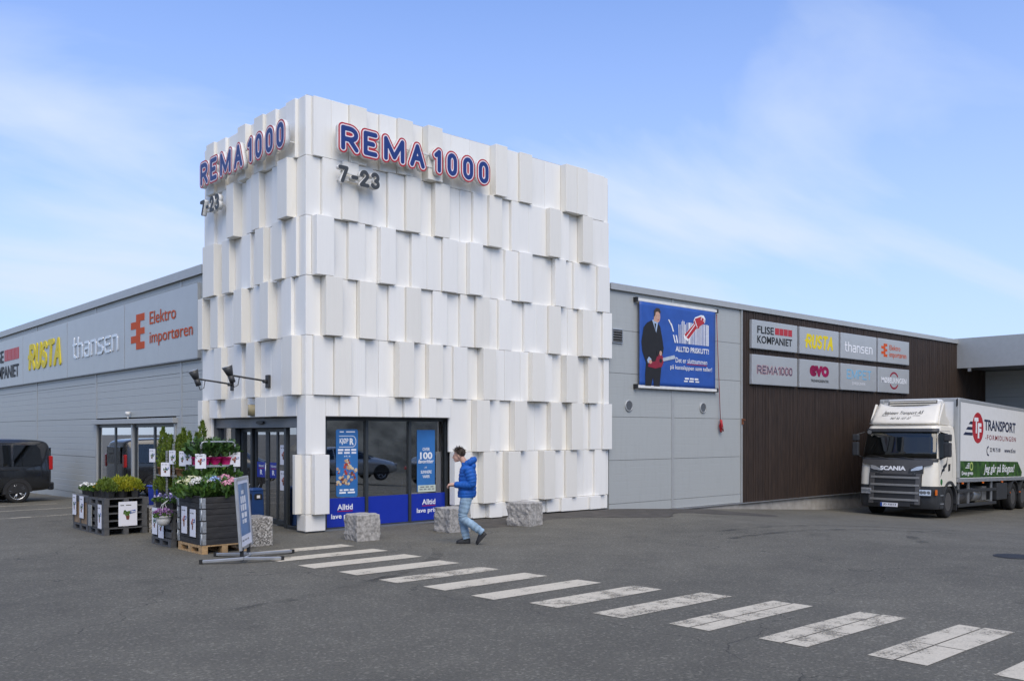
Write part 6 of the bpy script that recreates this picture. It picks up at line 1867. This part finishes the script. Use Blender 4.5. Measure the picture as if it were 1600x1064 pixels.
def fused(name, mb, m, vox, parent, smooth=4, fac=.5):
    o = mb.build(name, m, parent, recalc=True)
    r = o.modifiers.new('fuse', 'REMESH'); r.mode = 'VOXEL'; r.voxel_size = vox; r.use_smooth_shade = True
    s = o.modifiers.new('smooth', 'SMOOTH'); s.iterations = smooth; s.factor = fac
    return o
HIP = .89
# body
mb = MB()
hr = Matrix.Rotation(R_(24), 3, 'Y')
H0 = Vector((.150, 0, 1.605))
ell(mb, H0 + Vector((-.012, 0, .028)), (.098, .076, .100), rot=hr)            # skull
ell(mb, H0 + Vector((.030, 0, -.045)), (.066, .056, .076), rot=hr)           # face
ell(mb, H0 + Vector((.050, 0, -.098)), (.034, .036, .026), rot=hr)           # chin
ell(mb, H0 + Vector((.098, 0, -.040)), (.020, .013, .022), rot=hr, n=10, k=8)  # nose
ell(mb, H0 + Vector((.090, 0, -.016)), (.012, .011, .026), rot=hr, n=10, k=8)
ell(mb, H0 + Vector((.078, 0, .004)), (.022, .050, .014), rot=hr, n=12, k=8)  # brow
ell(mb, H0 + Vector((.082, 0, -.080)), (.014, .026, .010), rot=hr, n=10, k=8)  # lips
for s in (1, -1): ell(mb, H0 + Vector((-.010, s * .078, -.022)), (.020, .010, .034), rot=hr, n=10, k=8)
limb(mb, [(.0, 0, 1.36), (.04, 0, 1.46), (.10, 0, 1.56)], [.070, .058, .056], 10)
torso(mb, [(HIP - .06, 0, 0, .10, .15), (1.05, .0, 0, .10, .14), (1.25, -.01, 0, .115, .17), (1.38, -.01, 0, .09, .17), (1.44, .0, 0, .05, .08)], steps=24)
ARM = {1: [(-.02, .185, 1.385), (-.075, .215, 1.23), (-.095, .215, 1.10), (.03, .19, 1.075), (.20, .14, 1.085)], -1: [(-.02, -.185, 1.385), (-.05, -.215, 1.23), (-.06, -.215, 1.10), (.08, -.17, 1.06), (.22, -.10, 1.06)]}
LEG = {1: [(.0, .095, HIP), (.03, .10, .70), (.065, .095, .485), (-.10, .09, .355), (-.285, .09, .215)], -1: [(.0, -.095, HIP), (.05, -.10, .70), (.09, -.095, .49), (.055, -.09, .28), (.015, -.085, .085)]}
for s in (1, -1):
    limb(mb, ARM[s], [.055, .048, .045, .040, .030], 20)
    limb(mb, LEG[s], [.085, .078, .058, .052, .042], 20)
def hand(mb, w, d, up, side):
    """palm and five bent fingers; w wrist, d forward, up = back of hand"""
    d = Vector(d).normalized(); up = Vector(up).normalized(); sd_ = d.cross(up) * side
    W0 = Vector(w)
    limb(mb, [W0 - d * .03, W0 + d * .02, W0 + d * .085], [.027, .031, .030], 8, 10)
    limb(mb, [W0 + d * .02 + sd_ * .015, W0 + d * .085 + sd_ * .022], [.024, .020], 5, 8); limb(mb, [W0 + d * .02 - sd_ * .015, W0 + d * .08 - sd_ * .022], [.024, .020], 5, 8)
    for k, (o, L_) in enumerate(((-.030, .062), (-.010, .074), (.010, .078), (.030, .070))):
        b = W0 + d * .085 + sd_ * o
        limb(mb, [b - d * .01, b + d * L_ * .42 - up * .006, b + d * L_ * .66 - up * .034, b + d * L_ * .50 - up * .058], [.0105, .0100, .0092, .0082], 10, 8)
    b = W0 + d * .028 + sd_ * .036
    limb(mb, [b - sd_ * .012, b + sd_ * .020 + d * .026 - up * .012, b + sd_ * .014 + d * .058 - up * .030], [.0135, .0118, .0095], 8, 8)
hand(mb, (.215, .138, 1.088), (1, -.18, -.06), (.1, .45, 1), 1)
hand(mb, (.235, -.095, 1.062), (1, .2, -.02), (.1, -.45, 1), -1)
skin_o = fused('body', mb, 'skin', .0058, man, 2, .4)
# jacket
mb = MB()
torso(mb, [(.845, .010, 0, .158, .205), (.90, .0, 0, .168, .210), (1.05, -.005, 0, .160, .200), (1.22, -.012, 0, .162, .212), (1.34, -.012, 0, .145, .205), (1.42, .0, 0, .100, .140), (1.475, .025, 0, .080, .090)], n=28, steps=96, quilt=.07, qn=12)
for s in (1, -1):
    limb(mb, ARM[s], [.088, .084, .080, .068, .052], 60, 18, quilt=.13, qn=11)
    limb(mb, [ARM[s][-1], tuple(Vector(ARM[s][-1]) + Vector((.014, -.004 * s, .001)))], [.050, .046], 3, 14)
# hood lying behind the neck and the standing collar
for k in range(9):
    a = R_(-118 + 236 * k / 8)
    p = Vector((-.045 - .085 * math.cos(a), .105 * math.sin(a), 1.478 + .045 * math.cos(a)))
    ell(mb, p, (.052, .050, .062), 12, 8)
ell(mb, (-.095, 0, 1.485), (.062, .10, .095), 16, 10); ell(mb, (-.11, 0, 1.41), (.055, .12, .075), 16, 10)
fused('jacket', mb, 'jacket', .0075, man, 2, .4)
# jeans with knee and ankle folds
mb = MB()
torso(mb, [(.80, .0, 0, .105, .150), (.86, .0, 0, .125, .165), (.93, -.002, 0, .122, .160), (.98, 0, 0, .10, .14)], n=24, steps=10)
fr = random.Random(4)
for s in (1, -1):
    P = spline(LEG[s], 46); rad = [.112, .098, .076, .074, .066]
    rr = []
    for i in range(47):
        u = 4 * i / 46; k = min(int(u), 3); r = rad[k] + (rad[k + 1] - rad[k]) * (u - k)
        fold = .075 * math.sin(i * 1.55 + s) * (1.0 if 17 < i < 29 or i > 36 else .35)
        rr.append(r * (1 + fold + fr.uniform(-.012, .012)))
    mb.tube(P, 1.0, 18, taper=rr)
fused('jeans', mb, 'denim', .0085, man, 2, .4)
# shoes
def shoe(c, pitch, toe=.17, heel=.085):
    rot = Matrix.Rotation(pitch, 3, 'Y')
    mb = MB(); secs_ = [(-heel, .030, .070), (-heel * .6, .040, .095), (.0, .042, .105), (.05, .044, .085), (toe * .62, .048, .062), (toe * .88, .040, .045), (toe, .022, .030)]
    rings = []
    for x, w, h in secs_:
        rings.append([Vector(c) + rot @ Vector((x, w * math.cos(a) * (1 if math.sin(a) < 0 else .92), .014 + (h * math.sin(a) if math.sin(a) > 0 else .012 * math.sin(a)))) for a in [2 * math.pi * i / 16 for i in range(16)]])
    mb.loft(rings)
    o = mb.build('shoe', 'shoe', man)
    sl = MB().loft([[Vector(c) + rot @ Vector((x, w * 1.06 * s_, z)) for s_, z in ((-1, .0), (1, .0), (1, .022), (-1, .022))] for x, w, h in secs_], sm=False)
    sl.build('sole', 'rubber', o)
shoe((.03, -.085, .002), 0)
shoe((-.305, .09, .125), R_(48))
# hair: cap and tousled locks
mb = MB(); hrn = random.Random(12)
ell(mb, H0 + Vector((-.030, 0, .045)), (.098, .088, .092), rot=hr)
hair = mb.build('hair', 'hair', man)
mb = MB()
for k in range(620):
    th = hrn.uniform(0, 6.283); ph = math.acos(hrn.uniform(-.25, 1))
    n_ = Vector((math.sin(ph) * math.cos(th), math.sin(ph) * math.sin(th), math.cos(ph)))
    if n_.x > .30 and n_.z < .62: continue
    if abs(n_.y) > .6 and n_.x > -.05 and n_.z < .2: continue
    p = H0 + hr @ Vector((n_.x * .094 - .022, n_.y * .084, n_.z * .096 + .040))
    d = (hr @ n_ * .8 + Vector((hrn.uniform(-.6, .5), hrn.uniform(-.6, .6), hrn.uniform(-.9, .2)))).normalized()
    s_ = d.cross(n_ + Vector((.01, .02, .03)))
    if s_.length < 1e-3: continue
    s_.normalize(); L_ = hrn.uniform(.03, .075)
    mb.add([p - s_ * .007, p + s_ * .007, p + d * L_ + Vector((0, 0, -.012))], [(0, 1, 2)])
tag(mb.build('hair_locks', 'hair', hair, recalc=False), kind='stuff')
for s in (1, -1):
    MB().cyl(H0 + Vector((.082, s * .030, -.022)), H0 + Vector((.090, s * .031, -.022)), .008, n=8).build('eye', 'ink', man)
ph_ = MB().cbox((.330, .095, 1.062), (.06, .030, .020)).build('key_fob', 'black')
ph_.location = man.location; ph_.rotation_euler = man.rotation_euler
tag(ph_, "small black key fob held in the walking man's hand", 'key fob')

# ---------------------------------------------------------------- what lies behind the camera (mirrored in the glass)
def bank(name, pts, h, depth, seed):
    """earth bank along a polyline, with a lumpy top"""
    r = random.Random(seed); mb = MB(); rows = []
    for k in range(len(pts) - 1):
        a, b = Vector(pts[k]), Vector(pts[k + 1]); n = int((b - a).length / 3)
        nrm = Vector(((b - a).y, -(b - a).x, 0)).normalized()
        for i in range(n):
            p = a + (b - a) * i / n
            hh = h * r.uniform(.8, 1.15)
            rows.append([(p + nrm * (depth * t + r.uniform(-.4, .4)) + Vector((0, 0, -1.2 + (hh + 1.2) * (math.sin(min(t * 1.25, 1) * math.pi / 2)) + r.uniform(-.25, .25)))) for t in (0, .12, .25, .4, .55, .7, .85, 1)])
    mb.loft(rows, caps=False, closed=False)
    return tag(mb.build(name, 'hill_mat'), kind='structure')
bank('hill', [(-60, -46, 0), (-10, -42, 0), (40, -40, 0), (90, -44, 0)], 11, 22, 3)
bank('hill', [(-46, 90, 0), (-44, 40, 0), (-44, 0, 0), (-60, -46, 0)], 9, 20, 4)
br_ = random.Random(21)
TREE = []
for k in range(3):
    tm = MB(); H = 7.5 + k
    tm.tube([(0, 0, 0), (.1, .05, H * .3), (-.05, .1, H * .62), (.05, 0, H * .9)], .16, 7, taper=[1.2, .9, .55, .15])
    for j in range(9):
        a = j * 2.4; z = H * (.3 + .06 * j)
        tm.tube([(0, 0, z), (math.cos(a) * .8, math.sin(a) * .8, z + .7), (math.cos(a) * 1.5, math.sin(a) * 1.5, z + 1.5)], .05, 5, taper=[1, .6, .2])
    cm = MB()
    def vol(r, H=H):
        t = r.random(); a = r.uniform(0, 6.28); q = (.35 + .65 * r.random()) * 2.2 * math.sin(math.pi * (.18 + .78 * t)) * (1 + .25 * math.sin(3 * a + 5 * t))
        return (q * math.cos(a), q * math.sin(a), H * (.3 + .72 * t)), (math.cos(a), math.sin(a), .3)
    leaf_cloud(cm, 900, vol, .42, 0, br_, .2, .7)
    m1 = tm.mesh('trunk'); m1.materials.append(M['bark']); m2 = cm.mesh('crown', recalc=False); m2.materials.append(M['bush'])
    TREE.append((m1, m2))
spots = [(-4 + 7.5 * i + br_.uniform(-2, 2), -47 - br_.uniform(0, 7)) for i in range(11)] + [(-50 - br_.uniform(0, 6), 2 + 8 * i + br_.uniform(-2, 2)) for i in range(8)]
for i, (x, y) in enumerate(spots):
    where = 'on the bank facing the shop window' if i < 11 else 'on the bank facing the entrance side'
    t = thing('bank_tree', 'mirrored leafy tree, %s in the row, %s' % (('first second third fourth fifth sixth seventh eighth ninth tenth eleventh'.split())[i if i < 11 else i - 11], where), 'tree', (x, y, 4.5), br_.uniform(0, 6), 'trees ' + where)
    for nme, me in zip(('trunk', 'crown'), TREE[i % 3]):
        o = bpy.data.objects.new(nme, me); COL.objects.link(o); o.parent = t
